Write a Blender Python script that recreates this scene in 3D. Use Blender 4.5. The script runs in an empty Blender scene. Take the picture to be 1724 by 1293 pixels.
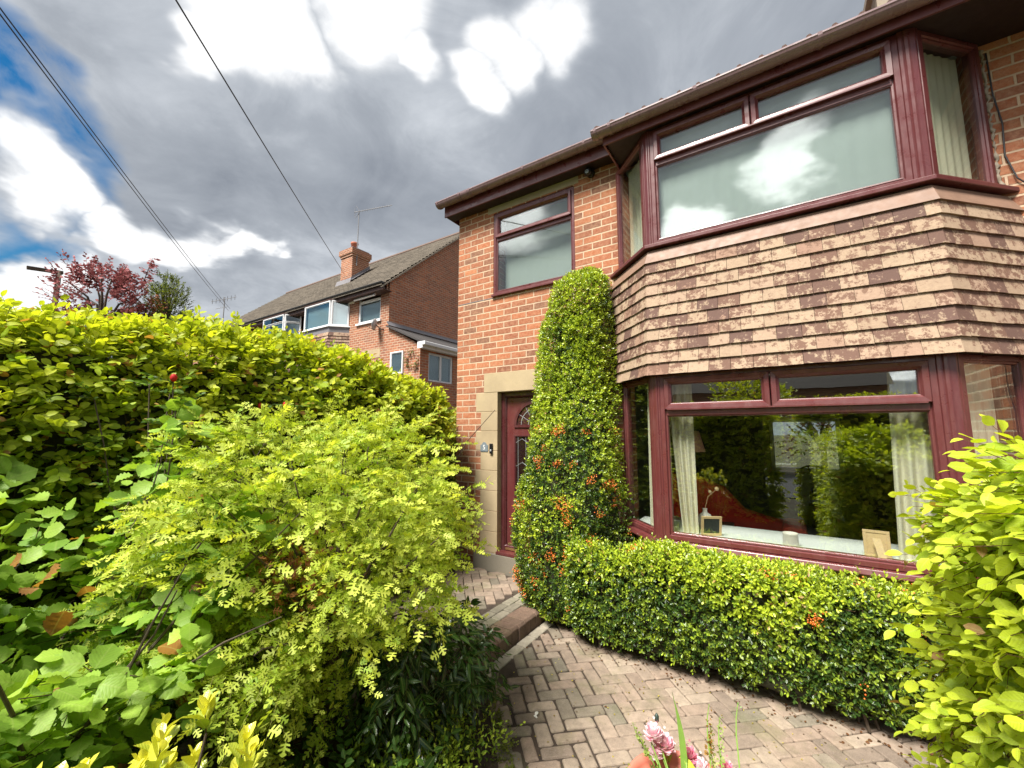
import bpy, bmesh, math, random
import numpy as np
from mathutils import Vector, Matrix
random.seed(7); RNG = np.random.default_rng(11)
SC = bpy.context.scene
COL = SC.collection
R = math.radians

# ------------------------------------------------------------------ camera
CAMZ = 1.86
cam = bpy.data.cameras.new('camera'); camo = bpy.data.objects.new('camera', cam); COL.objects.link(camo)
yaw, pitch = R(33.532), R(6.643)
camo.location = (0, 0, CAMZ)
camo.rotation_euler = (math.pi/2 + pitch, 0, yaw)
cam.sensor_width = 36; cam.lens = 36*690.0/1724; cam.clip_start = .05; cam.clip_end = 800
SC.camera = camo

# ------------------------------------------------------------------ world
SC.view_settings.view_transform = 'Standard'; SC.view_settings.look = 'None'
SC.view_settings.exposure = 1.2; SC.view_settings.gamma = 1
SUN_EL, SUN_AZ = 56, 190      # azimuth clockwise from +Y : the sun is behind the camera
w = bpy.data.worlds.new('World'); SC.world = w; w.use_nodes = True
def world_nodes():
    nt = w.node_tree; N = nt.nodes; L = nt.links; N.clear()
    out = N.new('ShaderNodeOutputWorld')
    tc = N.new('ShaderNodeTexCoord')
    sep = N.new('ShaderNodeSeparateXYZ'); L.new(tc.outputs['Generated'], sep.inputs[0])
    def M(op, a, b=None, c=None, clamp=False):
        n = N.new('ShaderNodeMath'); n.operation = op; n.use_clamp = clamp
        for i, v in enumerate((a, b, c)):
            if v is None: continue
            if isinstance(v, (int, float)): n.inputs[i].default_value = v
            else: L.new(v, n.inputs[i])
        return n.outputs[0]
    def VM(op, a, b):
        n = N.new('ShaderNodeVectorMath'); n.operation = op
        for i, v in enumerate((a, b)):
            if isinstance(v, (tuple, list)): n.inputs[i].default_value = v
            else: L.new(v, n.inputs[i])
        return n
    def MIX(f, a, b):
        n = N.new('ShaderNodeMix'); n.data_type = 'RGBA'
        if isinstance(f, (int, float)): n.inputs[0].default_value = f
        else: L.new(f, n.inputs[0])
        for i, v in ((6, a), (7, b)):
            if isinstance(v, (tuple, list)): n.inputs[i].default_value = v
            else: L.new(v, n.inputs[i])
        return n.outputs[2]
    def noise(vec, sc, det, rough, dist=0.0, off=(0, 0, 0)):
        a = VM('ADD', vec, off).outputs[0]
        n = N.new('ShaderNodeTexNoise'); L.new(a, n.inputs['Vector']); n.inputs['Scale'].default_value = sc
        n.inputs['Detail'].default_value = det; n.inputs['Roughness'].default_value = rough; n.inputs['Distortion'].default_value = dist
        return n
    # clouds lie in a sheet: project the direction on a plane high above
    zz = M('ADD', M('MAXIMUM', sep.outputs[2], 0.0), 0.28)
    cv = N.new('ShaderNodeCombineXYZ'); L.new(M('DIVIDE', sep.outputs[0], zz), cv.inputs[0]); L.new(M('DIVIDE', sep.outputs[1], zz), cv.inputs[1])
    P = cv.outputs[0]
    big = noise(P, 1.1, 8, .56, .35, (3.1, 1.7, 0)); fine = noise(P, 3.4, 9, .6, .5, (9.1, 4.7, 2))
    warp = noise(P, 2.2, 5, .5, .2, (5, 5, 5))
    wv = VM('SCALE', VM('SUBTRACT', warp.outputs['Color'], (.5, .5, .5)).outputs[0], (0, 0, 0)); wv.inputs['Scale'].default_value = .42
    dirw = VM('NORMALIZE', VM('ADD', tc.outputs['Generated'], wv.outputs[0]).outputs[0], (0, 0, 0)).outputs[0]
    base = M('ADD', M('MULTIPLY', big.outputs[0], .62), M('MULTIPLY', fine.outputs[0], .38))
    rp = N.new('ShaderNodeValToRGB'); L.new(base, rp.inputs[0]); e = rp.color_ramp.elements
    e[0].position = .33; e[0].color = (.15, .168, .20, 1); e[1].position = .68; e[1].color = (.50, .525, .56, 1)
    m = rp.color_ramp.elements.new(.5); m.color = (.26, .282, .315, 1)
    col = rp.outputs[0]
    def patch(d, rad, soft):
        d = Vector(d).normalized()
        dot = VM('DOT_PRODUCT', dirw, tuple(d)).outputs['Value']
        a = N.new('ShaderNodeMapRange'); a.interpolation_type = 'SMOOTHSTEP'; L.new(dot, a.inputs[0])
        a.inputs[1].default_value = math.cos(R(rad+soft*1.6)); a.inputs[2].default_value = math.cos(R(max(rad-soft*1.1, 0)))
        return a.outputs[0]
    def px(x, y):      # direction from the camera through an image pixel, for the cloud patches
        f = Vector((-math.sin(yaw)*math.cos(pitch), math.cos(yaw)*math.cos(pitch), math.sin(pitch)))
        r = Vector((math.cos(yaw), math.sin(yaw), 0)); u = r.cross(f)
        return f + r*((x-862)/690) - u*((y-646.5)/690)
    BR = [(px(395, 0), 4.2, 3.2), (px(450, 15), 1.8, 3), (px(335, 55), 1.6, 2.5), (px(610, -60), 3, 4), (px(780, 125), 1.0, 2.2), (px(830, 70), .9, 2.6), (px(905, 20), .8, 3),
          (px(190, 340), 1.8, 2.2), (px(265, 372), 2.3, 2.2), (px(345, 405), 1.9, 2.2), (px(400, 430), .5, 2), (px(40, 250), 1.6, 3), (px(80, 455), 1.2, 2.5), (px(30, 485), 1.6, 2.5), (px(690, 60), .4, 2.5),
          ((.09, -1.17, .66), 1.5, 2.5), ((-.15, -1.2, .60), .6, 3), ((-.42, -1.2, .55), 1.2, 4), ((-.9, -1.2, .8), 4, 5), ((.9, -1.1, .45), 4, 5), ((.2, -1, .25), 3, 5), ((-1, -.3, 1.3), 7, 6)]
    BL = [(px(55, 195), 2.6, 2.4), (px(15, 165), 2.4, 2.6), (px(110, 305), 1.2, 1.5), (px(5, 415), 2.0, 2.0), (px(85, 120), 1.0, 2),
          ((.7, -1, .9), 5, 5), ((-2, -.8, .9), 8, 6)]
    s = None
    for d, r_, so in BR:
        p = patch(d, r_, so); s = p if s is None else M('MAXIMUM', s, p)
    b = None
    for d, r_, so in BL:
        p = patch(d, r_, so); b = p if b is None else M('MAXIMUM', b, p)
    s = M('ADD', s, M('MULTIPLY', M('MULTIPLY', M('SUBTRACT', fine.outputs[0], .5), 1.6), M('MULTIPLY', s, M('SUBTRACT', 1.6, s))))
    rim = N.new('ShaderNodeMapRange'); L.new(s, rim.inputs[0]); rim.interpolation_type = 'SMOOTHSTEP'
    rim.inputs[1].default_value = .06; rim.inputs[2].default_value = 1.0
    bright = MIX(M('MULTIPLY', M('MULTIPLY', rim.outputs[0], rim.outputs[0]), rim.outputs[0]), (.34, .365, .40, 1), MIX(M('MULTIPLY', M('SUBTRACT', -.25, sep.outputs[1]), 3.0, clamp=True), (.74, .745, .75, 1), (2.0, 2.0, 2.0, 1)))
    col = MIX(rim.outputs[0], col, bright)
    bg = N.new('ShaderNodeBackground'); L.new(col, bg.inputs[0]); bg.inputs[1].default_value = .70
    sky = N.new('ShaderNodeTexSky'); sky.sky_type = 'NISHITA'; sky.sun_disc = False
    sky.sun_elevation = R(SUN_EL); sky.sun_rotation = R(SUN_AZ); sky.air_density = 1.4; sky.ozone_density = 3
    hs = N.new('ShaderNodeHueSaturation'); hs.inputs['Saturation'].default_value = 1.75; L.new(sky.outputs[0], hs.inputs['Color'])
    bs = N.new('ShaderNodeBackground'); L.new(hs.outputs[0], bs.inputs[0]); bs.inputs[1].default_value = .045
    mx = N.new('ShaderNodeMixShader')
    b = M('MULTIPLY', b, M('MULTIPLY', M('SUBTRACT', fine.outputs[0], .30), 4.5, clamp=True), clamp=True)
    L.new(M('MULTIPLY', b, M('SUBTRACT', 1.0, rim.outputs[0]), clamp=True), mx.inputs[0]); L.new(bg.outputs[0], mx.inputs[1]); L.new(bs.outputs[0], mx.inputs[2])
    L.new(mx.outputs[0], out.inputs[0])
world_nodes()
sun = bpy.data.lights.new('sun', 'SUN'); suno = bpy.data.objects.new('sun', sun); COL.objects.link(suno)
sun.energy = 4.3; sun.angle = R(20); sun.color = (1, .955, .88)
_sd = Vector((math.sin(R(SUN_AZ))*math.cos(R(SUN_EL)), math.cos(R(SUN_AZ))*math.cos(R(SUN_EL)), math.sin(R(SUN_EL))))
suno.rotation_euler = _sd.to_track_quat('Z', 'Y').to_euler()

# ------------------------------------------------------------------ materials
MATS = {}
class NT:
    def __init__(s, name):
        s.m = bpy.data.materials.new(name); s.m.use_nodes = True; s.t = s.m.node_tree; s.N = s.t.nodes; s.L = s.t.links
        s.b = s.N['Principled BSDF']; MATS[name] = s.m
        s.tc = s.N.new('ShaderNodeTexCoord')
    def set(s, k, v):
        i = s.b.inputs[k]
        if isinstance(v, (int, float, tuple, list)): i.default_value = v
        else: s.L.new(v, i)
    def noise(s, sc, det=4, rough=.55, vec=None, dist=0, out=0):
        n = s.N.new('ShaderNodeTexNoise'); n.inputs['Scale'].default_value = sc; n.inputs['Detail'].default_value = det
        n.inputs['Roughness'].default_value = rough; n.inputs['Distortion'].default_value = dist
        s.L.new(vec if vec is not None else s.tc.outputs['Object'], n.inputs['Vector']); return n.outputs[out]
    def ramp(s, f, stops):
        n = s.N.new('ShaderNodeValToRGB'); s.L.new(f, n.inputs[0]); e = n.color_ramp.elements
        while len(e) < len(stops): e.new(.5)
        for q, (p, c) in zip(e, stops): q.position = p; q.color = (*c, 1) if len(c) == 3 else c
        return n.outputs[0]
    def mix(s, f, a, b, mode='MIX'):
        n = s.N.new('ShaderNodeMix'); n.data_type = 'RGBA'; n.blend_type = mode
        for i, v in ((0, f), (6, a), (7, b)):
            if isinstance(v, (int, float)): n.inputs[i].default_value = v
            elif isinstance(v, tuple): n.inputs[i].default_value = (*v, 1) if len(v) == 3 else v
            else: s.L.new(v, n.inputs[i])
        return n.outputs[2]
    def math(s, op, a, b=0.0, clamp=False):
        n = s.N.new('ShaderNodeMath'); n.operation = op; n.use_clamp = clamp
        for i, v in enumerate((a, b)):
            if isinstance(v, (int, float)): n.inputs[i].default_value = v
            else: s.L.new(v, n.inputs[i])
        return n.outputs[0]
    def bump(s, h, strength=.3, dist=.01, normal=None):
        n = s.N.new('ShaderNodeBump'); n.inputs['Strength'].default_value = strength; n.inputs['Distance'].default_value = dist
        s.L.new(h, n.inputs['Height'])
        if normal is not None: s.L.new(normal, n.inputs['Normal'])
        s.L.new(n.outputs[0], s.b.inputs['Normal']); return n.outputs[0]
    def attr(s, name='col', out='Color'):
        n = s.N.new('ShaderNodeAttribute'); n.attribute_name = name; return n.outputs[out]

def mat_plain(name, col, rough=.5, var=.15, sc=8, spec=.5, metal=0, bump=0):
    s = NT(name); c = tuple(col)
    d = tuple(x*(1-var) for x in c); l = tuple(min(1, x*(1+var)) for x in c)
    s.set('Base Color', s.mix(s.noise(sc, 5, .6), d, l)); s.set('Roughness', s.ramp(s.noise(sc*1.7, 4), [(.3, (rough*.85,)*3), (.7, (min(1, rough*1.15),)*3)]))
    s.set('Specular IOR Level', spec); s.set('Metallic', metal)
    if bump: s.bump(s.noise(sc*4, 5, .6), bump, .004)
    return s.m

def mat_brick(name, axis, z0, x0, colors, mortar, row=.0854, width=.232, ms=.0145, bump=1.0, blotch=.42):
    """brickwork in running bond; axis 'x' or 'y' is the wall's run"""
    s = NT(name)
    sp = s.N.new('ShaderNodeSeparateXYZ'); s.L.new(s.tc.outputs['Object'], sp.inputs[0])
    cb = s.N.new('ShaderNodeCombineXYZ')
    # slight wander of the joints
    nv = s.noise(3.0, 2, .5, out=1)
    sub = s.N.new('ShaderNodeSeparateXYZ'); s.L.new(nv, sub.inputs[0])
    u = s.math('ADD', s.math('SUBTRACT', sp.outputs[0 if axis == 'x' else 1], x0), s.math('MULTIPLY', s.math('SUBTRACT', sub.outputs[0], .5), .012))
    nf = s.noise(22, 2, .5, out=1); sf = s.N.new('ShaderNodeSeparateXYZ'); s.L.new(nf, sf.inputs[0])
    v = s.math('ADD', s.math('SUBTRACT', sp.outputs[2], z0), s.math('MULTIPLY', s.math('SUBTRACT', sf.outputs[1], .5), .006))
    s.L.new(s.math('ADD', u, s.math('MULTIPLY', s.math('SUBTRACT', sf.outputs[0], .5), .006)), cb.inputs[0]); s.L.new(v, cb.inputs[1])
    b = s.N.new('ShaderNodeTexBrick'); s.L.new(cb.outputs[0], b.inputs['Vector'])
    b.inputs['Color1'].default_value = (0, 0, 0, 1); b.inputs['Color2'].default_value = (1, 1, 1, 1); b.inputs['Mortar'].default_value = (.5, .5, .5, 1)
    b.inputs['Scale'].default_value = 1; b.inputs['Mortar Size'].default_value = ms*.62; b.inputs['Mortar Smooth'].default_value = .25
    b.inputs['Brick Width'].default_value = width; b.inputs['Row Height'].default_value = row; b.offset = .5; b.squash = 1
    n = len(colors); body = s.ramp(b.outputs['Color'], [((i+.5)/n, c) for i, c in enumerate(colors)])
    body = s.mix(s.ramp(s.noise(26, 6, .7), [(.35, (0, 0, 0)), (.75, (1, 1, 1))]), body, s.mix(.6, body, (.56, .33, .20)))
    body = s.mix(s.math('MULTIPLY', s.ramp(s.noise(90, 4, .7), [(.52, (0, 0, 0)), (.7, (1, 1, 1))]), .45), body, (.10, .05, .035))
    body = s.mix(s.math('MULTIPLY', s.ramp(s.noise(1.1, 7, .65), [(.45, (0, 0, 0)), (.70, (1, 1, 1))]), blotch), body, s.mix(.5, body, (.07, .04, .03)))
    mo = s.mix(s.noise(30, 5, .7), tuple(x*.72 for x in mortar), tuple(min(1, x*1.12) for x in mortar))
    mo = s.mix(s.ramp(s.noise(2.3, 6, .65), [(.45, (0, 0, 0)), (.72, (.55,)*3)]), mo, (.26, .19, .14))
    s.set('Base Color', s.mix(b.outputs['Fac'], body, mo)); s.set('Roughness', .88); s.set('Specular IOR Level', .25)
    h = s.math('SUBTRACT', s.math('MULTIPLY', s.noise(60, 6, .7), .35), b.outputs['Fac'])
    s.bump(h, bump, .008)
    return s.m

BRICKS = [(.19, .062, .036), (.32, .095, .045), (.41, .13, .056), (.35, .105, .048), (.26, .084, .046), (.44, .155, .067), (.30, .09, .043), (.17, .074, .048)]
mat_brick('brick_front', 'x', 2.38-30*.0854, -3.847-.005, BRICKS, (.62, .45, .31))
mat_brick('brick_side', 'y', 2.38-30*.0854, 4.39, BRICKS, (.62, .44, .31))
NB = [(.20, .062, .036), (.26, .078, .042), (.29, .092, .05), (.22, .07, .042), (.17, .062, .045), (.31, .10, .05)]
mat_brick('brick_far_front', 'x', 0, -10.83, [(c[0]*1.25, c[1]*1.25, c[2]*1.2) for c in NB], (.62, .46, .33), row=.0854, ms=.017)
mat_brick('brick_far_side', 'y', 0, 8.87, [(c[0]*1.9, c[1]*1.85, c[2]*1.6) for c in NB], (.60, .43, .31), row=.0854, ms=.017)  # side brick coloured paler than the front to make up for missing sun

def mat_upvc(name, col, rough=.32):
    s = NT(name); g = s.N.new('ShaderNodeMapping'); s.L.new(s.tc.outputs['Object'], g.inputs[0]); g.inputs['Scale'].default_value = (6, 6, 6)
    f = s.noise(14, 5, .65, g.outputs[0], .6)
    d = tuple(x*.72 for x in col); l = tuple(min(1, x*1.3) for x in col)
    mp = s.N.new('ShaderNodeMapping'); s.L.new(s.tc.outputs['Object'], mp.inputs[0]); mp.inputs['Scale'].default_value = (1, 1, .25)
    dust = s.math('MULTIPLY', s.ramp(s.noise(13, 7, .7, mp.outputs[0]), [(.45, (0, 0, 0)), (.75, (1, 1, 1))]), .22)
    s.set('Base Color', s.mix(dust, s.mix(f, d, l), s.mix(.35, l, (.40, .33, .30)))); s.set('Roughness', s.ramp(s.noise(9, 5, .6), [(.3, (rough*.7,)*3), (.75, (rough*1.5,)*3)])); s.set('Specular IOR Level', .62)
    s.bump(f, .06, .002)
    return s.m
mat_upvc('rosewood', (.112, .025, .025)); mat_upvc('rosewood_dark', (.075, .017, .019), .3)
mat_upvc('gutter_brown', (.20, .125, .13), .28); mat_upvc('white_upvc', (.80, .81, .82), .3); mat_upvc('black_upvc', (.025, .025, .027), .4)
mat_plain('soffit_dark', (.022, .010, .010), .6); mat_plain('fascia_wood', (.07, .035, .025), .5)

def mat_stone(name, col, coarse=.4):
    s = NT(name); c = col
    b = s.mix(s.noise(3.5, 6, .65), tuple(x*.75 for x in c), tuple(min(1, x*1.15) for x in c))
    b = s.mix(s.math('MULTIPLY', s.noise(70, 3, .8), coarse), b, tuple(x*.45 for x in c))
    b = s.mix(s.ramp(s.noise(1.3, 5, .6), [(.5, (0, 0, 0)), (.8, (.35,)*3)]), b, (.16, .12, .08))
    s.set('Base Color', b); s.set('Roughness', .85); s.set('Specular IOR Level', .25); s.bump(s.noise(90, 5, .7), .35, .004)
    return s.m
mat_stone('stone', (.50, .39, .24)); mat_stone('concrete', (.47, .40, .27), .6); mat_stone('step_concrete', (.27, .24, .19), .5)
mat_stone('mortar', (.42, .35, .27), .5)
mat_plain('lead', (.19, .18, .19), .55, .25, 12, bump=.2); mat_plain('flashing', (.24, .145, .10), .6, .3, 9, bump=.25)
mat_plain('brass', (.75, .55, .25), .3, .1, 20, metal=.9); mat_plain('black_plastic', (.012, .012, .014), .25)
mat_plain('silver', (.55, .56, .57), .35, .1, metal=.6); mat_plain('galvanised', (.22, .22, .23), .5, .1); mat_plain('slate_grey', (.16, .19, .21), .6, .2, 30)
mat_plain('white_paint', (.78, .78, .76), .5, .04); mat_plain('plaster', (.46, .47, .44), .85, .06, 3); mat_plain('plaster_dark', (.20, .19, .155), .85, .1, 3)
mat_plain('floor_wood', (.10, .06, .035), .4, .3, 5); mat_plain('red_velvet', (.62, .045, .02), .8, .3, 10); mat_plain('dark_wood', (.035, .022, .016), .4, .3, 10)
mat_plain('pale_wood', (.62, .42, .22), .6, .12, 14); mat_plain('ceramic', (.72, .66, .58), .35, .05); mat_plain('black_card', (.02, .025, .022), .6)
mat_plain('pot_pink', (.66, .20, .14), .5, .1, 6); mat_plain('soil', (.045, .03, .02), .95, .5, 14, bump=.8); mat_plain('wire_black', (.02, .02, .024), .5)
mat_plain('terracotta', (.42, .13, .07), .8, .2, 10); mat_plain('lamp_cloth', (.62, .33, .22), .8, .08); mat_plain('cloth_grey', (.22, .24, .30), .9, .15, 15)
mat_plain('satin_grey', (.42, .43, .44), .5, .1); mat_plain('pane_backing_pale', (.50, .54, .54), .8, .06, 3); mat_plain('alarm_cream', (.68, .64, .48), .5, .05)

def mat_curtain(name, col, tr=.5):
    s = NT(name); s.set('Base Color', s.mix(s.noise(40, 4, .6), tuple(x*.92 for x in col), col)); s.set('Roughness', .9)
    t = s.N.new('ShaderNodeBsdfTranslucent'); t.inputs[0].default_value = (*col, 1)
    m = s.N.new('ShaderNodeMixShader'); m.inputs[0].default_value = tr
    s.L.new(s.b.outputs[0], m.inputs[1]); s.L.new(t.outputs[0], m.inputs[2]); s.L.new(m.outputs[0], s.N['Material Output'].inputs[0])
mat_curtain('curtain_cream', (.86, .79, .62), .22); mat_curtain('net_curtain', (.50, .56, .54), .3)

def mat_glass(name, ior=1.75, tint=(.93, .96, .94)):
    s = NT(name); s.N.remove(s.b)
    # Schlick reflectance that is the same from both sides of the sheet
    ge = s.N.new('ShaderNodeNewGeometry'); dt = s.N.new('ShaderNodeVectorMath'); dt.operation = 'DOT_PRODUCT'
    s.L.new(ge.outputs['Normal'], dt.inputs[0]); s.L.new(ge.outputs['Incoming'], dt.inputs[1])
    f0 = ((ior-1)/(ior+1))**2
    p5 = s.math('POWER', s.math('SUBTRACT', 1.0, s.math('ABSOLUTE', dt.outputs['Value']), True), 5.0)
    fac = s.math('ADD', s.math('MULTIPLY', p5, (1-f0)*.8), f0)
    tr = s.N.new('ShaderNodeBsdfTransparent'); tr.inputs[0].default_value = (*tint, 1)
    gl = s.N.new('ShaderNodeBsdfGlossy'); gl.inputs['Roughness'].default_value = .0; gl.inputs[0].default_value = (.95, .98, .97, 1)
    n = s.N.new('ShaderNodeBump'); n.inputs['Strength'].default_value = .12; n.inputs['Distance'].default_value = .004
    s.L.new(s.noise(2.3, 2, .4), n.inputs['Height']); s.L.new(n.outputs[0], gl.inputs['Normal'])
    m = s.N.new('ShaderNodeMixShader'); s.L.new(fac, m.inputs[0]); s.L.new(tr.outputs[0], m.inputs[1]); s.L.new(gl.outputs[0], m.inputs[2])
    s.L.new(m.outputs[0], s.N['Material Output'].inputs[0])
mat_glass('glass', 2.15); mat_glass('glass_far', 2.1, (.7, .78, .80))

def mat_leaf(name, rough=.42, trans=.38, spec=.45, vein=.12, nv=48, tl=(1.3, 1.25, .5)):
    """leaf blade: own colour per leaf, paler midrib and side veins, faint blotches, light through it"""
    s = NT(name); a = s.attr('col'); lc = s.N.new('ShaderNodeSeparateXYZ'); s.L.new(s.attr('lc', 'Vector'), lc.inputs[0])
    av = s.math('ABSOLUTE', lc.outputs[1])
    side = s.math('POWER', s.math('ABSOLUTE', s.math('SINE', s.math('MULTIPLY', s.math('SUBTRACT', lc.outputs[0], s.math('MULTIPLY', av, .9)), nv*.5))), 3.0)
    mid = s.math('SUBTRACT', 1.0, s.math('MULTIPLY', av, 22.0), True)
    v = s.math('MULTIPLY', s.math('MAXIMUM', s.math('MULTIPLY', s.math('SUBTRACT', 1.0, side), .0), mid), lc.outputs[2])
    groove = s.math('MULTIPLY', side, lc.outputs[2])
    c = s.mix(s.math('MULTIPLY', groove, .16), a, s.mix(.5, a, (.02, .03, .005)))
    c = s.mix(s.math('MULTIPLY', v, .35), c, s.mix(.5, c, (.62, .68, .25)))
    c = s.mix(s.math('MULTIPLY', s.ramp(s.noise(45, 5, .7), [(.5, (0, 0, 0)), (.75, (1, 1, 1))]), vein*2.5), c, s.mix(.6, c, (.05, .06, .01)))
    c = s.mix(s.math('MULTIPLY', s.ramp(s.noise(230, 2, .6), [(.66, (0, 0, 0)), (.72, (1, 1, 1))]), .5), c, (.17, .10, .035))
    s.set('Base Color', c); s.set('Roughness', rough); s.set('Specular IOR Level', spec)
    s.bump(s.math('ADD', s.math('MULTIPLY', groove, -.6), s.math('MULTIPLY', v, .5)), .35, .0012)
    t = s.N.new('ShaderNodeBsdfTranslucent'); s.L.new(s.mix(1.0, c, tl, 'MULTIPLY'), t.inputs[0])
    m = s.N.new('ShaderNodeMixShader'); m.inputs[0].default_value = trans
    s.L.new(s.b.outputs[0], m.inputs[1]); s.L.new(t.outputs[0], m.inputs[2]); s.L.new(m.outputs[0], s.N['Material Output'].inputs[0])
    return s.m
mat_leaf('leaf_soft', .5, .42, .35); mat_leaf('leaf_glossy', .26, .26, .6); mat_leaf('petal', .6, .3, .2, .0, 0, (1, 1, 1)); mat_leaf('berry', .25, .05, .6, 0, 0)
mat_plain('bark', (.085, .062, .042), .85, .35, 20, bump=.6); mat_plain('twig', (.05, .034, .022), .85, .35, 20)
mat_plain('twig_shade', (.035, .036, .016), .95, .5, 25, bump=1)  # dark hull colour standing in for the shade among the twigs

def mat_tiles():
    s = NT('clay_tile'); a = s.attr('col'); sp = s.N.new('ShaderNodeSeparateColor'); s.L.new(a, sp.inputs[0])
    r, g, hgt = sp.outputs[0], sp.outputs[1], sp.outputs[2]
    light = s.ramp(r, [(.1, (.45, .33, .225)), (.5, (.53, .40, .275)), (.85, (.48, .335, .24)), (.98, (.36, .21, .15))])
    light = s.mix(s.noise(40, 5, .7), s.mix(.75, light, (.20, .13, .09)), light)
    dark = s.ramp(g, [(.1, (.21, .125, .085)), (.6, (.18, .10, .07)), (.95, (.13, .075, .06))])
    # dark surface layer worn off in blotches, mostly along one edge of each tile
    f = s.math('ADD', s.math('MULTIPLY', s.noise(17, 10, .78), 1.0), s.math('MULTIPLY', s.math('SUBTRACT', s.math('ADD', g, s.math('MULTIPLY', hgt, .45)), .68), .17))
    msk = s.ramp(f, [(.47, (0, 0, 0)), (.495, (.6,)*3), (.515, (1, 1, 1))])
    c = s.mix(msk, light, dark)
    c = s.mix(s.ramp(s.noise(2, 4, .6), [(.55, (0, 0, 0)), (.8, (.4,)*3)]), c, s.mix(.5, c, (.08, .05, .035)))
    s.set('Base Color', c); s.set('Roughness', .82); s.set('Specular IOR Level', .3); s.bump(s.noise(110, 5, .7), .5, .004)
mat_tiles()
def mat_attr(name, rough=.85, dirt=.5, dirtcol=(.035, .03, .02), sc=18, moss=0.0):
    s = NT(name); a = s.attr('col')
    c = s.mix(s.math('MULTIPLY', s.ramp(s.noise(sc, 7, .7), [(.4, (0, 0, 0)), (.75, (1, 1, 1))]), dirt), a, s.mix(.35, dirtcol, a))
    c = s.mix(s.math('MULTIPLY', s.ramp(s.noise(170, 3, .7), [(.5, (0, 0, 0)), (.65, (1, 1, 1))]), .35), c, s.mix(.5, c, (.55, .45, .38)))
    if moss: c = s.mix(s.ramp(s.noise(2.1, 6, .7), [(.52, (0, 0, 0)), (.7, (moss,)*3)]), c, (.12, .13, .045))
    s.set('Base Color', c); s.set('Roughness', rough); s.set('Specular IOR Level', .3); s.bump(s.noise(85, 6, .7), .6, .004)
mat_attr('paver', .85, .75, moss=.5, sc=14); mat_attr('roof_tile', .85, .4)
def mat_ground():
    s = NT('ground'); c = s.ramp(s.noise(3, 8, .65), [(.3, (.03, .022, .014)), (.5, (.05, .04, .022)), (.7, (.05, .075, .02))])
    s.set('Base Color', c); s.set('Roughness', .95); s.bump(s.noise(25, 8, .7), .8, .03)
mat_ground()
def mat_joint():
    s = NT('joint'); c = s.ramp(s.noise(9, 8, .7), [(.3, (.035, .024, .018)), (.55, (.065, .045, .032)), (.75, (.05, .055, .022))])
    s.set('Base Color', c); s.set('Roughness', .95); s.bump(s.noise(90, 6, .7), 1, .01)
mat_joint()
mat_plain('asphalt', (.05, .05, .052), .9, .2, 30, bump=.3)

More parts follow.
